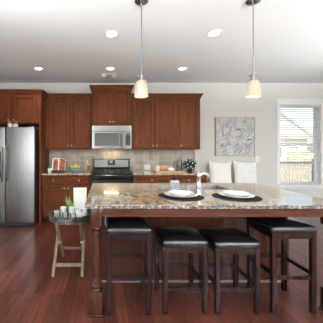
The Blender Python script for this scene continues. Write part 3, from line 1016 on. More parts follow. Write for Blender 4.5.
fc = thing('faucet', 'chrome kitchen faucet with curved spout beside the island sink', 'faucet', (1.02, 2.655, 0.914))
bm = NB(); lathe(bm, [(0, 0), (0.034, 0), (0.034, 0.008), (0.027, 0.014), (0.025, 0.07), (0.024, 0.145), (0.026, 0.15), (0.024, 0.172), (0.014, 0.186), (0, 0.187)], (1.02, 2.655, 0.9142), 24)
obj('body', bm, M['chrome'], fc, True)
bm = NB()
pts = [Vector((1.02, 2.655, 1.06)) + Vector((0.93 * t_, 0.36 * t_, 0)) * 0.13 + Vector((0, 0, 0.03 * math.sin(PI * 0.9 * t_))) for t_ in [k / 10 for k in range(11)]]
pts.append(pts[-1] + Vector((0.008, 0.003, -0.03)))
tube(bm, pts, [0.017] * 11 + [0.016], 14); obj('spout', bm, M['chrome'], fc, True)
bm = NB(); tube(bm, [(1.02, 2.655, 1.08), (1.021, 2.66, 1.112), (1.023, 2.672, 1.128)], [0.009, 0.008, 0.006], 10); obj('handle', bm, M['chrome'], fc, True)

ds = thing('soap_dispenser', 'small chrome counter soap dispenser between plates and faucet', 'soap dispenser', (0.91, 2.655, 0.914))
bm = NB(); lathe(bm, [(0, 0), (0.024, 0), (0.024, 0.006), (0.012, 0.012), (0.012, 0.045), (0.017, 0.05), (0.017, 0.06), (0, 0.062)], (0.91, 2.655, 0.9142), 20); obj('base', bm, M['chrome'], ds, True)
bm = NB(); tube(bm, [(0.91, 2.655, 0.968), (0.92, 2.69, 0.972), (0.923, 2.72, 0.962)], 0.006, 10); obj('nozzle', bm, M['chrome'], ds, True)

sb = thing('soap_bottle', 'pale lilac soap bottle with black pump behind the plates', 'soap bottle', (0.755, 2.64, 0.914))
bx, by, bz = 0.755, 2.64, 0.9142
bm = NB(); superell(bm, (bx, by, bz + 0.055), 0.050, 0.032, 0.0548, 0.35, 0.5, 28, 16); obj('bottle', bm, M['soap_liquid'], sb, True)
bm = NB()
for (dx, dz, w, h) in ((-0.030, 0.074, 0.020, 0.012), (-0.005, 0.070, 0.034, 0.016), (-0.030, 0.054, 0.044, 0.011), (0.018, 0.052, 0.012, 0.012), (-0.030, 0.030, 0.060, 0.016)):
    box(bm, bx + dx, bx + dx + w, by - 0.0335, by - 0.0315, bz + dz, bz + dz + h)
obj('printed_label', bm, M['soap_label'], sb)
bm = NB(); lathe(bm, [(0, 0.108), (0.016, 0.108), (0.016, 0.128), (0.006, 0.130), (0.006, 0.152), (0.013, 0.153), (0.012, 0.164), (0, 0.165)], (bx, by, bz), 18)
tube(bm, [(bx, by, bz + 0.158), (bx + 0.02, by + 0.03, bz + 0.157)], [0.006, 0.004], 8)
obj('pump', bm, M['black_gloss'], sb, True)

# placemats and plates
def place_setting(cx, cy, rim_d, first):
    z = 0.9142
    bm = NB(); lathe(bm, [(0, 0), (0.205, 0), (0.207, 0.0025), (0.205, 0.005), (0, 0.005)], (cx, cy, z), 48)
    tag(obj('placemat', bm, M['placemat'], None, True, (cx, cy, z)), 'round charcoal placemat ' + first, 'placemat', 'round placemats on the island')
    z += 0.0053
    bm = NB(); lathe(bm, [(0, 0), (0.09, 0), (0.095, 0.004), (0.115, 0.006), (0.150, 0.016), (0.152, 0.019), (0.149, 0.020), (0.112, 0.011), (0.09, 0.0085), (0, 0.0085)], (cx, cy, z), 48)
    tag(obj('dinner_plate', bm, M['ceramic'], None, True, (cx, cy, z)), 'wide white dinner plate lying on the placemat ' + first, 'plate', 'dinner plates on the island')
    z += 0.0088
    bm = NB(); lathe(bm, [(0, 0), (0.075, 0), (0.08, 0.004), (0.098, 0.015), (0.112, 0.025), (0.114, 0.028), (0.110, 0.0285), (0.094, 0.019), (0.072, 0.010), (0, 0.008)], (cx, cy, z), 48)
    tag(obj('bowl', bm, M['ceramic'], None, True, (cx, cy, z)), 'shallow white bowl stacked on the dinner plate ' + first, 'bowl', 'white bowls on the island')
place_setting(0.715, 2.30, 0.11, 'in front of the soap bottle')
place_setting(1.222, 2.275, 0.11, 'in front of the white pillows')

# ------------------------------------------------------------------ stools
def make_stool(h_top, x0, yf, label):
    w, dp = 0.366, 0.362
    x1, yb = x0 + w, yf + dp
    cx, cy = (x0 + x1) / 2, (yf + yb) / 2
    t = thing('bar_stool', label, 'stool', (cx, cy, 0), 'backless stools at the island')
    lw = 0.038
    zc = h_top - 0.078
    za = zc - 0.048
    for a, b_ in ((x0, yf), (x1 - lw, yf), (x0, yb - lw), (x1 - lw, yb - lw)):
        bm = NB(); box(bm, a, a + lw, b_, b_ + lw, 0.0, zc - 0.0005, 0.003); obj('leg', bm, M['espresso'], t)
    bm = NB()
    i = 0.006
    box(bm, x0 + lw, x1 - lw, yf + i, yf + i + 0.02, za, zc - 0.0005)
    box(bm, x0 + lw, x1 - lw, yb - i - 0.02, yb - i, za, zc - 0.0005)
    box(bm, x0 + i, x0 + i + 0.02, yf + lw, yb - lw, za, zc - 0.0005)
    box(bm, x1 - i - 0.02, x1 - i, yf + lw, yb - lw, za, zc - 0.0005)
    obj('seat_frame', bm, M['espresso'], t)
    zf = 0.182 if h_top < 0.7 else 0.278
    for (p, q) in (((x0 + lw, yf + 0.019, zf + 0.016), (x1 - lw, yf + 0.019, zf + 0.016)), ((x0 + lw, yb - 0.019, zf + 0.06), (x1 - lw, yb - 0.019, zf + 0.06)),
                   ((x0 + 0.019, yf + lw, zf + 0.045), (x0 + 0.019, yb - lw, zf + 0.045)), ((x1 - 0.019, yf + lw, zf + 0.045), (x1 - 0.019, yb - lw, zf + 0.045))):
        bm = NB(); bar(bm, p, q, 0.02, 0.032, (0, 0, 1)); obj('stretcher', bm, M['espresso'], t)
    # leather cushion: soft edge, domed towards the middle
    bm = NB()
    a, b_ = w / 2 + 0.011, dp / 2 + 0.011
    N = 22
    def shape(u, v, z_side):
        return None
    prof = [(0.985, 0.0), (1.0, 0.008), (1.0, 0.030), (0.985, 0.044), (0.95, 0.054), (0.86, 0.0615), (0.7, 0.068), (0.5, 0.073), (0.28, 0.076), (0.0, 0.078)]
    rings = []
    nseg = 48
    for k_, (s, z) in enumerate(prof):
        if s == 0:
            rings.append([bm.verts.new((cx, cy, zc + z))]); continue
        ex = 0.16 + 0.35 * (1 - s)
        ring = []
        for j in range(nseg):
            th = 2 * PI * (j + 0.5) / nseg
            c_, s_ = math.cos(th), math.sin(th)
            ring.append(bm.verts.new((cx + a * s * math.copysign(abs(c_) ** ex, c_), cy + b_ * s * math.copysign(abs(s_) ** ex, s_), zc + z)))
        rings.append(ring)
    for p, q in zip(rings, rings[1:]):
        for j in range(nseg):
            j2 = (j + 1) % nseg
            if len(q) == 1:
                bm.faces.new((p[j], p[j2], q[0]))
            else:
                bm.faces.new((p[j], p[j2], q[j2], q[j]))
    bm.faces.new(rings[0][::-1])
    obj('seat_cushion', bm, M['leather'], t, True)
    return t
make_stool(0.738, 0.020, 2.000, 'tall backless black leather stool at the island end by the tray table')
make_stool(0.632, 0.484, 2.010, 'low backless black leather stool under the placemat by the soap bottle')
make_stool(0.619, 0.914, 2.010, 'low backless black leather stool under the placemat in front of the pillows')
make_stool(0.743, 1.381, 2.014, 'tall backless black leather stool nearest the window end')

# ------------------------------------------------------------------ pendants
SY_P = 2.29
def pendant(x, label):
    t = thing('pendant_lamp', label, 'pendant lamp', (x, SY_P, CEIL), 'pendants over the island')
    bm = NB(); lathe(bm, [(0, 0), (0.062, 0), (0.064, -0.006), (0.056, -0.016), (0.035, -0.026), (0.014, -0.034), (0.008, -0.045), (0, -0.045)], (x, SY_P, CEIL - 0.0005), 28)
    obj('canopy', bm, M['nickel'], t, True)
    bm = NB(); tube(bm, [(x, SY_P, CEIL - 0.044), (x, SY_P, 2.066)], 0.0046, 10); obj('stem', bm, M['nickel'], t, True)
    bm = NB(); lathe(bm, [(0, 0.075), (0.008, 0.075), (0.010, 0.06), (0.018, 0.055), (0.018, 0.02), (0.024, 0.018), (0.028, 0.004), (0.046, 0.002), (0.046, -0.004), (0, -0.004)], (x, SY_P, 1.995), 24)
    sk_ = obj('socket', bm, M['nickel'], t, True)
    bm = NB(); tube(bm, [(x - 0.03, SY_P, 2.045), (x + 0.03, SY_P, 2.045)], 0.004, 8)
    for s in (-1, 1):
        lathe(bm, [(0, -0.008), (0.008, -0.006), (0.008, 0.006), (0, 0.008)], (x + s * 0.032, SY_P, 2.045), 10)
    obj('thumb_screw', bm, M['nickel'], sk_, True)
    bm = NB(); lathe(bm, [(0.046, 1.992), (0.049, 1.985), (0.066, 1.850), (0.0635, 1.848), (0.0465, 1.984), (0.043, 1.990), (0.046, 1.992)], (x, SY_P, 0), 36)
    obj('lamp_shade', bm, M['shade'], t, True)
    bm = NB(); superell(bm, (x, SY_P, 1.935), 0.022, 0.022, 0.032, 1, 1, 16, 10); obj('bulb', bm, M['bulb'], t, True)
    light('pendant_glow', 'POINT', (x, SY_P, 1.885), (0, 0, 0), PENDANT_W, (1.0, 0.86, 0.66), shadow_soft_size=0.02)
pendant(0.345, 'frosted glass pendant lamp hanging in front of the microwave')
pendant(1.390, 'frosted glass pendant lamp hanging toward the painting')

# ------------------------------------------------------------------ recessed lights, vent
def downlight(x, y, label):
    t = thing('recessed_light', label, 'ceiling light', (x, y, CEIL), 'recessed ceiling lights')
    bm = NB(); lathe(bm, [(0.062, -0.0005), (0.088, -0.0005), (0.090, -0.004), (0.086, -0.008), (0.066, -0.005), (0.062, -0.0005)], (x, y, CEIL), 36); obj('trim_ring', bm, M['plastic_white'], t, True)
    bm = NB(); lathe(bm, [(0, -0.001), (0.061, -0.001), (0.061, -0.004), (0, -0.0045)], (x, y, CEIL), 30); obj('lens', bm, M['lens'], t, True)
    light('downlight', 'SPOT', (x, y, CEIL - 0.03), (0, 0, 0), DOWNLIGHT_W, (1.0, 0.90, 0.76), spot_size=math.radians(120), spot_blend=0.8, shadow_soft_size=0.06)
downlight(-1.134, 4.21, 'round recessed ceiling light in front of the refrigerator cabinet')
downlight(0.103, 4.21, 'round recessed ceiling light beside the ceiling vent')
downlight(1.340, 4.21, 'round recessed ceiling light in front of the right wall cabinets')
downlight(0.084, 2.95, 'round recessed ceiling light just left of both pendant stems')
downlight(1.312, 2.93, 'round recessed ceiling light between the two pendant stems')
vt = thing('ceiling_vent', 'small white air vent in the ceiling above the microwave cabinet', 'vent', (0.085, 4.60, CEIL))
bm = NB()
x0, x1, y0, y1 = -0.075, 0.245, 4.50, 4.70
box(bm, x0, x1, y0, y0 + 0.025, CEIL - 0.008, CEIL - 0.0005); box(bm, x0, x1, y1 - 0.025, y1, CEIL - 0.008, CEIL - 0.0005)
box(bm, x0, x0 + 0.025, y0 + 0.025, y1 - 0.025, CEIL - 0.008, CEIL - 0.0005); box(bm, x1 - 0.025, x1, y0 + 0.025, y1 - 0.025, CEIL - 0.008, CEIL - 0.0005)
box(bm, 0.03, 0.14, y0 + 0.025, y1 - 0.025, CEIL - 0.008, CEIL - 0.0005)
obj('frame', bm, M['plastic_white'], vt)
bm = NB(); box(bm, x0 + 0.025, 0.0295, y0 + 0.026, y1 - 0.026, CEIL - 0.0025, CEIL - 0.0005); box(bm, 0.1405, x1 - 0.025, y0 + 0.026, y1 - 0.026, CEIL - 0.0025, CEIL - 0.0005)
obj('grille_opening', bm, M['dark_plastic'], vt)
bm = NB()
for a, b_ in ((x0 + 0.026, 0.029), (0.141, x1 - 0.026)):
    for k in range(5):
        yy = y0 + 0.04 + k * 0.028
        bar(bm, (a, yy, CEIL - 0.006), (b_, yy, CEIL - 0.006), 0.010, 0.002, (0, 0.5, 1))
obj('louver', bm, M['plastic_white'], vt)

# ------------------------------------------------------------------ painting, switch, wall plate
pt = thing('painting', 'square grey and white floral painting on the wall above the pillows', 'painting', (2.715, D, 1.23))
px0, px1, pz0, pz1 = 2.318, 3.118, 1.232, 2.014
bm = NB()
box(bm, px0 - 0.008, px0, D - 0.04, D - 0.0005, pz0 - 0.008, pz1 + 0.008); box(bm, px1, px1 + 0.008, D - 0.04, D - 0.0005, pz0 - 0.008, pz1 + 0.008)
box(bm, px0, px1, D - 0.04, D - 0.0005, pz0 - 0.008, pz0); box(bm, px0, px1, D - 0.04, D - 0.0005, pz1, pz1 + 0.008)
obj('frame', bm, M['oak'], pt)
N = 150
bm = NB()
grid = [[bm.verts.new((px0 + (px1 - px0) * i / N, D - 0.034, pz0 + (pz1 - pz0) * j / N)) for i in range(N + 1)] for j in range(N + 1)]
for j in range(N):
    for i in range(N):
        bm.faces.new((grid[j][i], grid[j][i + 1], grid[j + 1][i + 1], grid[j + 1][i]))
flowers = [(0.50, 0.62, 0.21, 0.575, 0.69), (0.82, 0.40, 0.16, 0.865, 0.42), (0.45, 0.36, 0.15, 0.44, 0.36), (0.18, 0.32, 0.12, 0.17, 0.27), (0.72, 0.80, 0.13, 0.72, 0.82), (0.25, 0.66, 0.13, 0.27, 0.68)]
blades = []
rr = random.Random(4)
for k in range(70):
    blades.append((rr.uniform(0.08, 0.98), rr.uniform(0.03, 0.98), rr.uniform(0.06, 0.16), rr.uniform(-0.5, 0.5), rr.uniform(0.006, 0.016), rr.uniform(0.25, 0.62)))
def art(u, v):
    nz = noise.noise(Vector((u * 9, v * 9, 1.3)))
    val = 0.50 + 0.16 * nz + 0.13 * noise.noise(Vector((u * 26, v * 20, 4)))
    for (fx, fy, r_, ex, ey) in flowers:
        du, dv = u - fx, v - fy
        rad = math.hypot(du, dv)
        th = math.atan2(dv, du)
        lim = r_ * (0.82 + 0.16 * math.sin(th * 5 + fx * 20) + 0.05 * math.sin(th * 13))
        if rad < lim:
            k_ = rad / lim
            val = 0.58 + 0.12 * nz
            crease = abs(math.sin(th * 2.5 + fx * 10 + 1.5 * nz))
            val -= 0.34 * max(0, 1 - crease / 0.25) * k_
            val -= 0.40 * max(0, (k_ - 0.84) / 0.16)
            val -= 0.20 * max(0, 0.45 - k_)
    for (bx_, by_, ln, sl, wd, dk) in blades:
        t_ = (v - by_) / ln
        if -1 < t_ < 1:
            xc = bx_ + sl * (v - by_) + 0.02 * math.sin(t_ * 2)
            w_ = wd * 1.2 * (1 - t_ * t_)
            dd = abs(u - xc)
            if dd < w_:
                val = val * (1 - dk * (1 - dd / w_) ** 0.5 * (0.75 + 0.5 * nz))
    for (fx, fy, r_, ex, ey) in flowers[:2] + flowers[3:4]:
        e_ = ((u - ex) / 0.055) ** 2 + ((v - ey - 0.25 * (u - ex)) / 0.02) ** 2
        if e_ < 1 + 0.6 * nz:
            val = 0.06 + 0.1 * abs(nz)
    return max(0.05, min(0.85, val))
vals = []
bm.verts.index_update()
for j in range(N + 1):
    for i in range(N + 1):
        vals.append(art(i / N, j / N))
m = M['canvas'] = mat('painted_canvas', (0.8, 0.8, 0.8), 0.8)
n, l, b = nodes(m)
at = n.new('ShaderNodeAttribute')
at.attribute_name = 'paint'
l.new(at.outputs['Color'], b.inputs['Base Color'])
cv = obj('canvas', bm, m, pt)
ca = cv.data.color_attributes.new('paint', 'FLOAT_COLOR', 'POINT')
for i, v_ in enumerate(vals):
    ca.data[i].color = (v_ * 0.99, v_ * 0.985, v_ * 0.98, 1)

sw = thing('light_switch', 'white light switch plate on the wall right of the painting', 'light switch', (3.20, D, 1.10))
bm = NB(); box(bm, 3.165, 3.238, D - 0.007, D - 0.0005, 1.098, 1.215, 0.003); obj('plate', bm, M['plastic_white'], sw)
bm = NB(); box(bm, 3.186, 3.217, D - 0.011, D - 0.0072, 1.125, 1.188, 0.002); obj('rocker', bm, M['ceramic'], sw)
ou = thing('outlet', 'white double outlet plate on the stone tile backsplash', 'outlet', (0.90, D - 0.008, 0.93))
bm = NB(); box(bm, 0.830, 0.955, D - 0.0145, D - 0.0085, 0.925, 1.035, 0.003); obj('plate', bm, M['plastic_white'], ou)
for x in (0.862, 0.923):
    bm = NB(); box(bm, x - 0.017, x + 0.017, D - 0.0165, D - 0.0146, 0.945, 1.015, 0.002); obj('socket', bm, M['ceramic'], ou)

# ------------------------------------------------------------------ bench with pillows
bc = thing('bench', 'low grey wooden bench against the wall holding two white pillows', 'bench', (2.75, 4.85, 0))
bm = NB(); box(bm, 2.05, 3.20, 4.66, 5.06, 0.535, 0.575, 0.006); obj('seat', bm, M['bench_wood'], bc)
for x in (2.10, 3.10):
    for y in (4.69, 4.99):
        bm = NB(); box(bm, x, x + 0.05, y, y + 0.05, 0.0, 0.5345, 0.004); obj('leg', bm, M['bench_wood'], bc)
bm = NB(); box(bm, 2.1505, 3.0995, 4.70, 4.72, 0.46, 0.5345); box(bm, 2.1505, 3.0995, 5.01, 5.03, 0.46, 0.5345); obj('apron', bm, M['bench_wood'], bc)

def pillow(cx, cy, z0, w, h, tilt, roll, label):
    bm = NB()
    N = 26
    T = 0.075
    def pt_(u, v, s):
        x = w / 2 * u * (1 - 0.11 * (1 - v * v))
        z = h / 2 * v * (1 - 0.10 * (1 - u * u))
        th = T * ((1 - u ** 4) * (1 - v ** 4)) ** 0.55
        th *= 1 + 0.12 * noise.noise(Vector((u * 2.2, v * 2.2, s + cx)))
        return Vector((x, s * th, z))
    f = [[None] * (N + 1) for _ in range(N + 1)]
    bk = [[None] * (N + 1) for _ in range(N + 1)]
    R = Matrix.Rotation(tilt, 3, 'X') @ Matrix.Rotation(roll, 3, 'Y')
    off = Vector((cx, cy, z0 + h / 2 * 0.975))
    for j in range(N + 1):
        for i in range(N + 1):
            u, v = -1 + 2 * i / N, -1 + 2 * j / N
            f[j][i] = bm.verts.new(R @ pt_(u, v, -1) + off)
            edge = i in (0, N) or j in (0, N)
            bk[j][i] = f[j][i] if edge else bm.verts.new(R @ pt_(u, v, 1) + off)
    for j in range(N):
        for i in range(N):
            bm.faces.new((f[j][i], f[j][i + 1], f[j + 1][i + 1], f[j + 1][i]))
            q = (bk[j][i], bk[j + 1][i], bk[j + 1][i + 1], bk[j][i + 1])
            try:
                bm.faces.new(q)
            except ValueError:
                pass
    zmin = min(v.co.z for v in bm.verts)
    for v in bm.verts:
        v.co.z += z0 - zmin
    tag(obj('pillow', bm, M['fabric'], None, True, (cx, cy, z0)), label, 'pillow', 'white pillows on the bench')
pillow(2.335, 4.93, 0.576, 0.475, 0.535, -0.22, 0.06, 'white square pillow leaning on the wall, the one nearer the faucet')
pillow(2.815, 4.89, 0.576, 0.475, 0.545, -0.22, 0.05, 'white square pillow leaning on the wall, below the light switch')

# ------------------------------------------------------------------ back counter, left of the range
CZ = 0.9142
def leaf(bm, base, tip, w, bend=0.0, n=5):
    base, tip = Vector(base), Vector(tip)
    d = tip - base
    side = d.cross(Vector((0, -1, 0.3)))
    if side.length < 1e-4:
        side = Vector((1, 0, 0))
    side.normalize()
    up = side.cross(d).normalized()
    rows = []
    for k in range(n + 1):
        t_ = k / n
        c_ = base + d * t_ + up * bend * math.sin(PI * t_) * d.length
        w_ = w * math.sin(PI * min(0.97, 0.12 + 0.86 * t_)) * 0.5
        rows.append([bm.verts.new(c_ - side * w_), bm.verts.new(c_ + up * w_ * 0.3), bm.verts.new(c_ + side * w_)])
    for a, b_ in zip(rows, rows[1:]):
        for k in range(2):
            bm.faces.new((a[k], a[k + 1], b_[k + 1], b_[k]))
    return bm

hp = thing('potted_herb', 'tiny green plant in a white pot beside the refrigerator panel', 'plant', (-1.07, 4.78, CZ))
bm = NB(); lathe(bm, [(0, 0), (0.034, 0), (0.042, 0.075), (0.038, 0.075), (0.034, 0.066), (0, 0.066)], (-1.07, 4.78, CZ), 22); obj('pot', bm, M['ceramic'], hp, True)
bm = NB(); lathe(bm, [(0, 0.0662), (0.033, 0.0662), (0, 0.07)], (-1.07, 4.78, CZ), 16); obj('soil', bm, M['soil'], hp)
bm = NB()
for k in range(26):
    a = rr.uniform(0, 2 * PI); el = rr.uniform(0.3, 1.3); L = rr.uniform(0.035, 0.065)
    leaf(bm, (-1.07 + 0.008 * math.cos(a), 4.78 + 0.008 * math.sin(a), CZ + 0.067), (-1.07 + L * math.cos(el) * math.cos(a), 4.78 + L * math.cos(el) * math.sin(a), CZ + 0.068 + L * math.sin(el)), 0.02, 0.1, 3)
obj('leaves', bm, M['leaf'], hp, True)

# cookbook on a black stand
sx, sy = -0.895, 4.80
st = thing('cookbook_stand', 'black iron easel stand holding the open cookbook', 'book stand', (sx, sy, CZ))
bm = NB(); box(bm, sx - 0.12, sx + 0.12, sy - 0.07, sy - 0.01, CZ, CZ + 0.02, 0.004); box(bm, sx - 0.12, sx + 0.12, sy - 0.072, sy - 0.062, CZ + 0.02, CZ + 0.04, 0.002); obj('ledge', bm, M['black_matte'], st)
bm = NB()
for x in (-0.10, 0.0, 0.10):
    tube(bm, [(sx + x, sy - 0.012, CZ + 0.018), (sx + x, sy + 0.062, CZ + 0.25)], 0.005, 8)
tube(bm, [(sx - 0.10, sy + 0.06, CZ + 0.245), (sx + 0.10, sy + 0.06, CZ + 0.245)], 0.005, 8)
obj('easel_back', bm, M['black_matte'], st, True)
bm = NB(); tube(bm, [(sx, sy + 0.06, CZ + 0.24), (sx, sy + 0.17, CZ + 0.006)], 0.005, 8); obj('prop_leg', bm, M['black_matte'], st, True)
cb = thing('cookbook', 'open cookbook with red food photographs standing on the black easel', 'book', (sx, sy - 0.03, CZ + 0.02))
def tilt_pt(x, d_, h):      # along the easel plane: h up the slope, d_ out of it
    k = 0.074 / 0.232
    L = math.hypot(1, k)
    return Vector((sx + x, sy - 0.024 + h * k / L - d_ / L, CZ + 0.0225 + h / L + d_ * k / L * 0.0))
def slab(x0, x1, d0a, d0b, t_, h0, h1):
    bm = NB()
    vs = []
    for h in (h0, h1):
        for (x, d_) in ((x0, d0a), (x1, d0b), (x1, d0b + t_), (x0, d0a + t_)):
            vs.append(bm.verts.new(tilt_pt(x, d_, h)))
    for f in ((0, 1, 2, 3), (7, 6, 5, 4), (0, 4, 5, 1), (1, 5, 6, 2), (2, 6, 7, 3), (3, 7, 4, 0)):
        bm.faces.new([vs[i] for i in f])
    return bm
bm = slab(-0.135, 0.0, 0.012, 0.002, 0.003, 0, 0.262)
obj('cover', bm, M['brown_lid'], cb)
bm = slab(0.0, 0.135, 0.002, 0.012, 0.003, 0, 0.262)
obj('cover', bm, M['brown_lid'], cb)
for a, b_, d1, d2 in ((-0.130, -0.001, 0.0155, 0.0055), (0.001, 0.130, 0.0055, 0.0155)):
    bm = slab(a, b_, d1, d2, 0.012, 0.003, 0.256)
    pg = obj('page_block', bm, M['paper'], cb)
    if a < 0:
        bm = slab(a + 0.022, b_ - 0.012, d1 + 0.0105, d2 + 0.0137, 0.0008, 0.012, 0.240)
    else:
        bm = slab(a + 0.008, b_ - 0.006, d1 + 0.0130, d2 + 0.0125, 0.0008, 0.008, 0.250)
    obj('printed_photo', bm, M['cook_photo'], pg)

fx, fy = -0.572, 4.78
bm = NB(); lathe(bm, [(0, 0), (0.05, 0), (0.052, 0.008), (0.085, 0.03), (0.108, 0.062), (0.115, 0.095), (0.110, 0.096), (0.102, 0.066), (0.08, 0.036), (0.045, 0.014), (0, 0.012)], (fx, fy, CZ), 36)
tag(obj('fruit_bowl', bm, M['teal'], None, True, (fx, fy, CZ)), 'teal blue bowl full of lemons on the back counter', 'bowl')
lem_labels = ['yellow lemon at the left rim of the teal bowl', 'yellow lemon at the right rim of the teal bowl', 'yellow lemon at the front of the teal bowl', 'yellow lemon at the back of the teal bowl', 'yellow lemon on top of the pile in the teal bowl']
for k, (dx, dy, dz, rz) in enumerate(((-0.058, -0.005, 0.096, 0.5), (0.058, 0.0, 0.098, -0.6), (0.002, -0.058, 0.090, 0.1), (0.0, 0.058, 0.092, 0.2), (0.0, -0.002, 0.134, 1.57))):
    bm = NB()
    lathe(bm, [(0, -0.043), (0.006, -0.040), (0.012, -0.035), (0.024, -0.024), (0.030, -0.006), (0.029, 0.01), (0.022, 0.026), (0.010, 0.036), (0.005, 0.041), (0, 0.043)], (0, 0, 0), 20, axis='x')
    o = obj('lemon', bm, M['lemon'], None, True)
    o.location = (fx + dx, fy + dy, CZ + dz); o.rotation_euler = (0, 0.2, rz)
    tag(o, lem_labels[k], 'lemon', 'lemons in the teal bowl')

ux, uy = -0.298, 4.84
bm = NB(); lathe(bm, [(0, 0), (0.040, 0), (0.041, 0.11), (0.040, 0.125), (0.034, 0.125), (0.033, 0.012), (0, 0.012)], (ux, uy, CZ), 26)
tag(obj('utensil_crock', bm, M['crock_wood'], None, True, (ux, uy, CZ)), 'round wooden utensil crock standing next to the range', 'utensil holder')
def utensil(dx, dy, tip, m, kind, label):
    base = Vector((ux + dx, uy + dy, CZ + 0.014)); tip = Vector(tip)
    bm = NB(); tube(bm, [base, tip], 0.0045, 8)
    t = thing(kind, label, 'utensil', tuple(base), 'utensils in the wooden crock')
    obj('handle', bm, m, t, True)
    d = (tip - base).normalized()
    bm = NB(); superell(bm, (0, 0, 0), 0.032, 0.010, 0.042, 1, 1, 18, 10)
    q = d.to_track_quat('Z', 'Y').to_matrix()
    for v in bm.verts:
        v.co = q @ v.co + tip + d * 0.03
    obj('head', bm, m, t, True)
utensil(-0.012, 0.0, (ux - 0.034, uy - 0.002, CZ + 0.165), M['ceramic'], 'serving_spoon', 'pale white spoon leaning left out of the wooden crock')
utensil(0.008, 0.008, (ux + 0.024, uy + 0.024, CZ + 0.18), M['oak'], 'wooden_spoon', 'brown wooden spoon upright in the wooden crock')

# ------------------------------------------------------------------ back counter, right of the range
bm = NB(); box(bm, 0.965, 1.545, 4.63, 4.90, CZ, CZ + 0.022, 0.006)
tag(obj('cutting_board', bm, M['board_wood'], None, False, (1.25, 4.76, CZ)), 'long pale maple cutting board on the back counter', 'cutting board')
BZ = CZ + 0.0223
mg = thing('mug', 'cream mug at the left end of the cutting board', 'mug', (1.04, 4.78, BZ))
bm = NB(); lathe(bm, [(0, 0), (0.040, 0), (0.045, 0.01), (0.046, 0.10), (0.041, 0.10), (0.040, 0.012), (0, 0.012)], (1.04, 4.78, BZ), 26); obj('cup', bm, M['cream_ceramic'], mg, True)
bm = NB(); tube(bm, [(0.998, 4.78, BZ + 0.08), (0.972, 4.78, BZ + 0.075), (0.965, 4.78, BZ + 0.05), (0.976, 4.78, BZ + 0.026), (0.998, 4.78, BZ + 0.022)], 0.006, 8); obj('handle', bm, M['cream_ceramic'], mg, True)
bm = NB(); superell(bm, (1.205, 4.80, BZ + 0.057), 0.125, 0.055, 0.057, 0.75, 0.7, 28, 14)
for v in bm.verts:
    v.co.z += 0.004 * math.sin((v.co.x - 1.2) * 75) * max(0, (v.co.z - BZ - 0.05) / 0.06)
tag(obj('bread_loaf', bm, M['bread'], None, True, (1.205, 4.80, BZ)), 'brown bread loaf lying on the cutting board', 'bread')
bm = NB(); superell(bm, (1.275, 4.69, BZ + 0.035), 0.062, 0.042, 0.035, 0.8, 0.8, 24, 12)
tag(obj('napkin', bm, M['fabric'], None, True, (1.275, 4.69, BZ)), 'rolled white napkin in front of the bread loaf', 'napkin')

gj = thing('glass_jar', 'tall clear glass jar of brown grains beside the dark plant', 'jar', (1.462, 4.80, BZ))
bm = NB(); lathe(bm, [(0, 0), (0.048, 0), (0.052, 0.008), (0.052, 0.17), (0.044, 0.19), (0.044, 0.20), (0.041, 0.20), (0.041, 0.188), (0.049, 0.168), (0.049, 0.01), (0, 0.008)], (1.462, 4.80, BZ), 30); obj('jar_body', bm, M['glass'], gj, True)
bm = NB(); lathe(bm, [(0, 0.0085), (0.0475, 0.0105), (0.0475, 0.105), (0.02, 0.115), (0, 0.112)], (1.462, 4.80, BZ), 24); obj('contents', bm, M['grains'], gj, True)
bm = NB(); lathe(bm, [(0, 0.2005), (0.047, 0.2005), (0.047, 0.215), (0.02, 0.222), (0.012, 0.232), (0.014, 0.24), (0, 0.245)], (1.462, 4.80, BZ), 26); obj('lid', bm, M['glass'], gj, True)

qx, qy = 1.672, 4.80
pl = thing('flowering_plant', 'dark leaved potted plant with white blossoms at the counter end', 'plant', (qx, qy, CZ))
bm = NB(); lathe(bm, [(0, 0), (0.045, 0), (0.055, 0.05), (0.058, 0.055), (0.058, 0.066), (0.052, 0.066), (0.050, 0.055), (0, 0.055)], (qx, qy, CZ), 26); obj('pot', bm, M['black_gloss'], pl, True)
bm = NB(); lathe(bm, [(0, 0.0553), (0.0495, 0.0553), (0, 0.06)], (qx, qy, CZ), 16); obj('soil', bm, M['soil'], pl)
bm = NB()
tips = []
for k in range(12):
    a = 2 * PI * k / 12 + rr.uniform(-0.2, 0.2); rad = rr.uniform(0.03, 0.11); h = rr.uniform(0.12, 0.23)
    tip = Vector((qx + rad * math.cos(a), qy + 0.7 * rad * math.sin(a), CZ + h + 0.02))
    tips.append(tip)
    tube(bm, [(qx + 0.01 * math.cos(a), qy + 0.01 * math.sin(a), CZ + 0.056), (qx + rad * 0.5 * math.cos(a), qy + rad * 0.4 * math.sin(a), CZ + 0.05 + h * 0.6), tip], 0.003, 6)
obj('stems', bm, M['stem'], pl)
bm = NB()
for k in range(150):
    a = rr.uniform(0, 2 * PI); el = rr.uniform(-0.85, 1.3); R_ = rr.uniform(0.06, 0.125)
    c_ = Vector((qx, qy, CZ + 0.135))
    b0 = c_ + Vector((math.cos(el) * math.cos(a) * 0.8, math.cos(el) * math.sin(a) * 0.7, math.sin(el) * 0.9)) * (R_ - 0.045)
    t0 = c_ + Vector((math.cos(el) * math.cos(a) * 1.05, math.cos(el) * math.sin(a) * 0.8, math.sin(el) * 0.95)) * (R_ + 0.022)
    leaf(bm, b0, t0, 0.045, rr.uniform(-0.2, 0.2), 4)
obj('leaves', bm, M['dark_leaf'], pl, True)
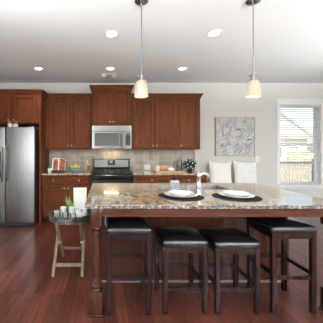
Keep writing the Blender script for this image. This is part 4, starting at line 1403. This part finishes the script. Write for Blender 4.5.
for k in range(15):
    a = -PI / 2 + (-1.4 + 2.8 * ((k * 0.618) % 1.0)) + rr.uniform(-0.25, 0.25); el = -0.75 + 1.85 * (k + 0.5) / 15
    c_ = Vector((qx + math.cos(el) * math.cos(a) * 0.115, qy + math.cos(el) * math.sin(a) * 0.115, CZ + 0.135 + math.sin(el) * 0.11))
    bm = NB()
    for j in range(5):
        an = 2 * PI * j / 5 + a
        leaf(bm, c_, c_ + Vector((math.cos(an) * 0.014, -0.006, math.sin(an) * 0.014)), 0.013, 0.1, 3)
    obj('blossom', bm, M['petal'], pl, True)

# ------------------------------------------------------------------ round tray on a folding stand
TX, TY = -0.394, 2.862
tb = thing('tray_table', 'round dark metal tray table on a folding wooden stand', 'tray table', (TX, TY, 0))
bm = NB(); lathe(bm, [(0, 0.556), (0.238, 0.556), (0.238, 0.564), (0, 0.564)], (TX, TY, 0), 56); tr = obj('tray', bm, M['tray_base'], tb, True)
bm = NB(); lathe(bm, [(0.2385, 0.552), (0.246, 0.552), (0.249, 0.615), (0.252, 0.622), (0.246, 0.626), (0.241, 0.620), (0.2385, 0.552)], (TX, TY, 0), 64); obj('rim', bm, M['tray_rim'], tr, True)
for s in (-1, 1):
    bm = NB()
    for k in range(13):
        pass
    arc = [(TX + 0.253 * math.sin(a), TY + s * 0.253 * math.cos(a), 0.592) for a in [(-0.14 + 0.28 * k / 8) for k in range(9)]]
    tube(bm, arc, 0.0085, 10); obj('handle', bm, M['weathered'], tr, True)
for x in (TX - 0.155, TX + 0.155):
    s = 1 if x > TX else -1
    bm = NB(); bar(bm, (x, TY - 0.256, 0.0), (x, TY + 0.19, 0.538), 0.024, 0.030, (1, 0, 0)); obj('leg', bm, M['weathered'], tb)
    bm = NB(); bar(bm, (x - s * 0.027, TY + 0.256, 0.0), (x - s * 0.027, TY - 0.19, 0.538), 0.024, 0.030, (1, 0, 0)); obj('leg', bm, M['weathered'], tb)
    bm = NB(); tube(bm, [(x + s * 0.016, TY - 0.024, 0.28), (x - s * 0.043, TY - 0.024, 0.28)], 0.005, 8); obj('pivot_bolt', bm, M['nickel'], tb)
bm = NB(); bar(bm, (TX - 0.143, TY - 0.213, 0.108), (TX + 0.143, TY - 0.213, 0.108), 0.016, 0.034, (0, 0.3, 1)); obj('stretcher', bm, M['weathered'], tb)
bm = NB(); bar(bm, (TX - 0.116, TY + 0.200, 0.125), (TX + 0.116, TY + 0.200, 0.125), 0.016, 0.030, (0, -0.3, 1)); obj('stretcher', bm, M['weathered'], tb)
for dy, w_ in ((0.19, 0.167), (-0.19, 0.14)):
    bm = NB(); bar(bm, (TX - w_, TY + dy, 0.547), (TX + w_, TY + dy, 0.547), 0.030, 0.0165, (0, 0, 1)); obj('top_bar', bm, M['weathered'], tb)

TZ = 0.5643
def candle_jar(x, y, r, h, wax, label, glass=True):
    t = thing('candle', label, 'candle', (x, y, TZ), 'candles on the tray')
    if glass:
        bm = NB(); lathe(bm, [(0, 0), (r, 0), (r, h), (r - 0.003, h), (r - 0.003, 0.006), (0, 0.006)], (x, y, TZ), 26); obj('glass_cup', bm, M['glass'], t, True)
        bm = NB(); lathe(bm, [(0, 0.0065), (r - 0.0035, 0.0065), (r - 0.0035, h * 0.78), (0, h * 0.76)], (x, y, TZ), 24); obj('wax', bm, wax, t, True)
    else:
        bm = NB(); lathe(bm, [(0, 0), (r, 0), (r, h - 0.004), (r - 0.004, h), (0, h - 0.003)], (x, y, TZ), 24); obj('wax', bm, wax, t, True)
    bm = NB(); tube(bm, [(x, y, TZ + h * 0.76), (x + 0.002, y, TZ + h * 0.76 + 0.014)], 0.0015, 6); obj('wick', bm, M['black_matte'], t)
candle_jar(TX - 0.155, TY - 0.045, 0.046, 0.10, M['blush_wax'], 'blush colored candle in a glass at the left of the tray')
candle_jar(TX - 0.045, TY - 0.125, 0.034, 0.085, M['wax'], 'small white candle in a glass at the front of the tray')
candle_jar(TX + 0.045, TY - 0.145, 0.032, 0.08, M['wax'], 'small white candle in a glass in front of the white pitcher')
def tumbler(x, y, r, h, label):
    bm = NB(); lathe(bm, [(0, 0), (r * 0.85, 0), (r, h), (r - 0.003, h), (r * 0.82 - 0.002, 0.008), (0, 0.008)], (x, y, TZ), 24)
    tag(obj('drinking_glass', bm, M['frosted'], None, True, (x, y, TZ)), label, 'glass', 'glasses on the tray')
tumbler(TX - 0.085, TY - 0.02, 0.034, 0.125, 'frosted drinking glass right of the blush candle on the tray')
tumbler(TX + 0.02, TY - 0.05, 0.034, 0.13, 'frosted drinking glass in the middle of the tray')
tumbler(TX + 0.168, TY - 0.115, 0.033, 0.10, 'frosted drinking glass by the right rim of the tray')
pi_ = thing('pitcher', 'small white ceramic pitcher at the right of the tray', 'pitcher', (TX + 0.105, TY - 0.055, TZ))
x, y = TX + 0.105, TY - 0.055
bm = NB(); lathe(bm, [(0, 0), (0.035, 0), (0.046, 0.025), (0.045, 0.06), (0.034, 0.09), (0.038, 0.112), (0.034, 0.112), (0.030, 0.09), (0.040, 0.06), (0.040, 0.026), (0, 0.01)], (x, y, TZ), 26); obj('jug', bm, M['ceramic'], pi_, True)
bm = NB(); tube(bm, [(x + 0.032, y, TZ + 0.10), (x + 0.062, y, TZ + 0.095), (x + 0.066, y, TZ + 0.065), (x + 0.044, y, TZ + 0.04)], 0.006, 8); obj('handle', bm, M['ceramic'], pi_, True)
# leafy plant in a grey pot
vx, vy = TX - 0.005, TY + 0.045
gp = thing('potted_plant', 'bright green leafy plant in a small pot on the tray', 'plant', (vx, vy, TZ))
bm = NB(); lathe(bm, [(0, 0), (0.032, 0), (0.041, 0.07), (0.037, 0.07), (0.034, 0.06), (0, 0.06)], (vx, vy, TZ), 22); obj('pot', bm, M['nickel'], gp, True)
bm = NB(); lathe(bm, [(0, 0.0603), (0.0335, 0.0603), (0, 0.064)], (vx, vy, TZ), 14); obj('soil', bm, M['soil'], gp)
bm = NB()
for (dx, dy, dz, w_) in ((-0.055, 0.0, 0.175, 0.022), (-0.030, -0.02, 0.15, 0.022), (0.000, 0.02, 0.13, 0.02), (-0.068, 0.015, 0.14, 0.018), (0.025, -0.02, 0.095, 0.022), (-0.02, 0.03, 0.185, 0.02), (0.0, -0.035, 0.09, 0.022), (0.03, 0.02, 0.12, 0.018)):
    leaf(bm, (vx + dx * 0.1, vy + dy * 0.1, TZ + 0.061), (vx + dx, vy + dy, TZ + 0.06 + dz), w_, 0.10, 6)
obj('leaves', bm, M['leaf'], gp, True)
# small bead garland / flowers replaced by a dark stemmed white bloom
# tall white folded card
cx_, cy_ = TX + 0.098, TY + 0.112
fcard = thing('tent_card', 'tall blank white folded card standing at the back of the tray', 'card', (cx_, cy_, TZ))
for s in (-1, 1):
    bm = NB()
    vs = []
    for (z, w_, dd) in ((0.0, 0.070, 0.045), (0.325, 0.080, 0.004)):
        for (sx_, t_) in ((-1, 0), (1, 0), (1, 0.003), (-1, 0.003)):
            vs.append(bm.verts.new((cx_ + sx_ * w_, cy_ + s * (dd + t_), TZ + z + (0.004 if sx_ > 0 else 0) * (z > 0))))
    for f in ((0, 1, 2, 3), (7, 6, 5, 4), (0, 4, 5, 1), (1, 5, 6, 2), (2, 6, 7, 3), (3, 7, 4, 0)):
        bm.faces.new([vs[i] for i in f])
    obj('panel', bm, M['paper'], fcard)
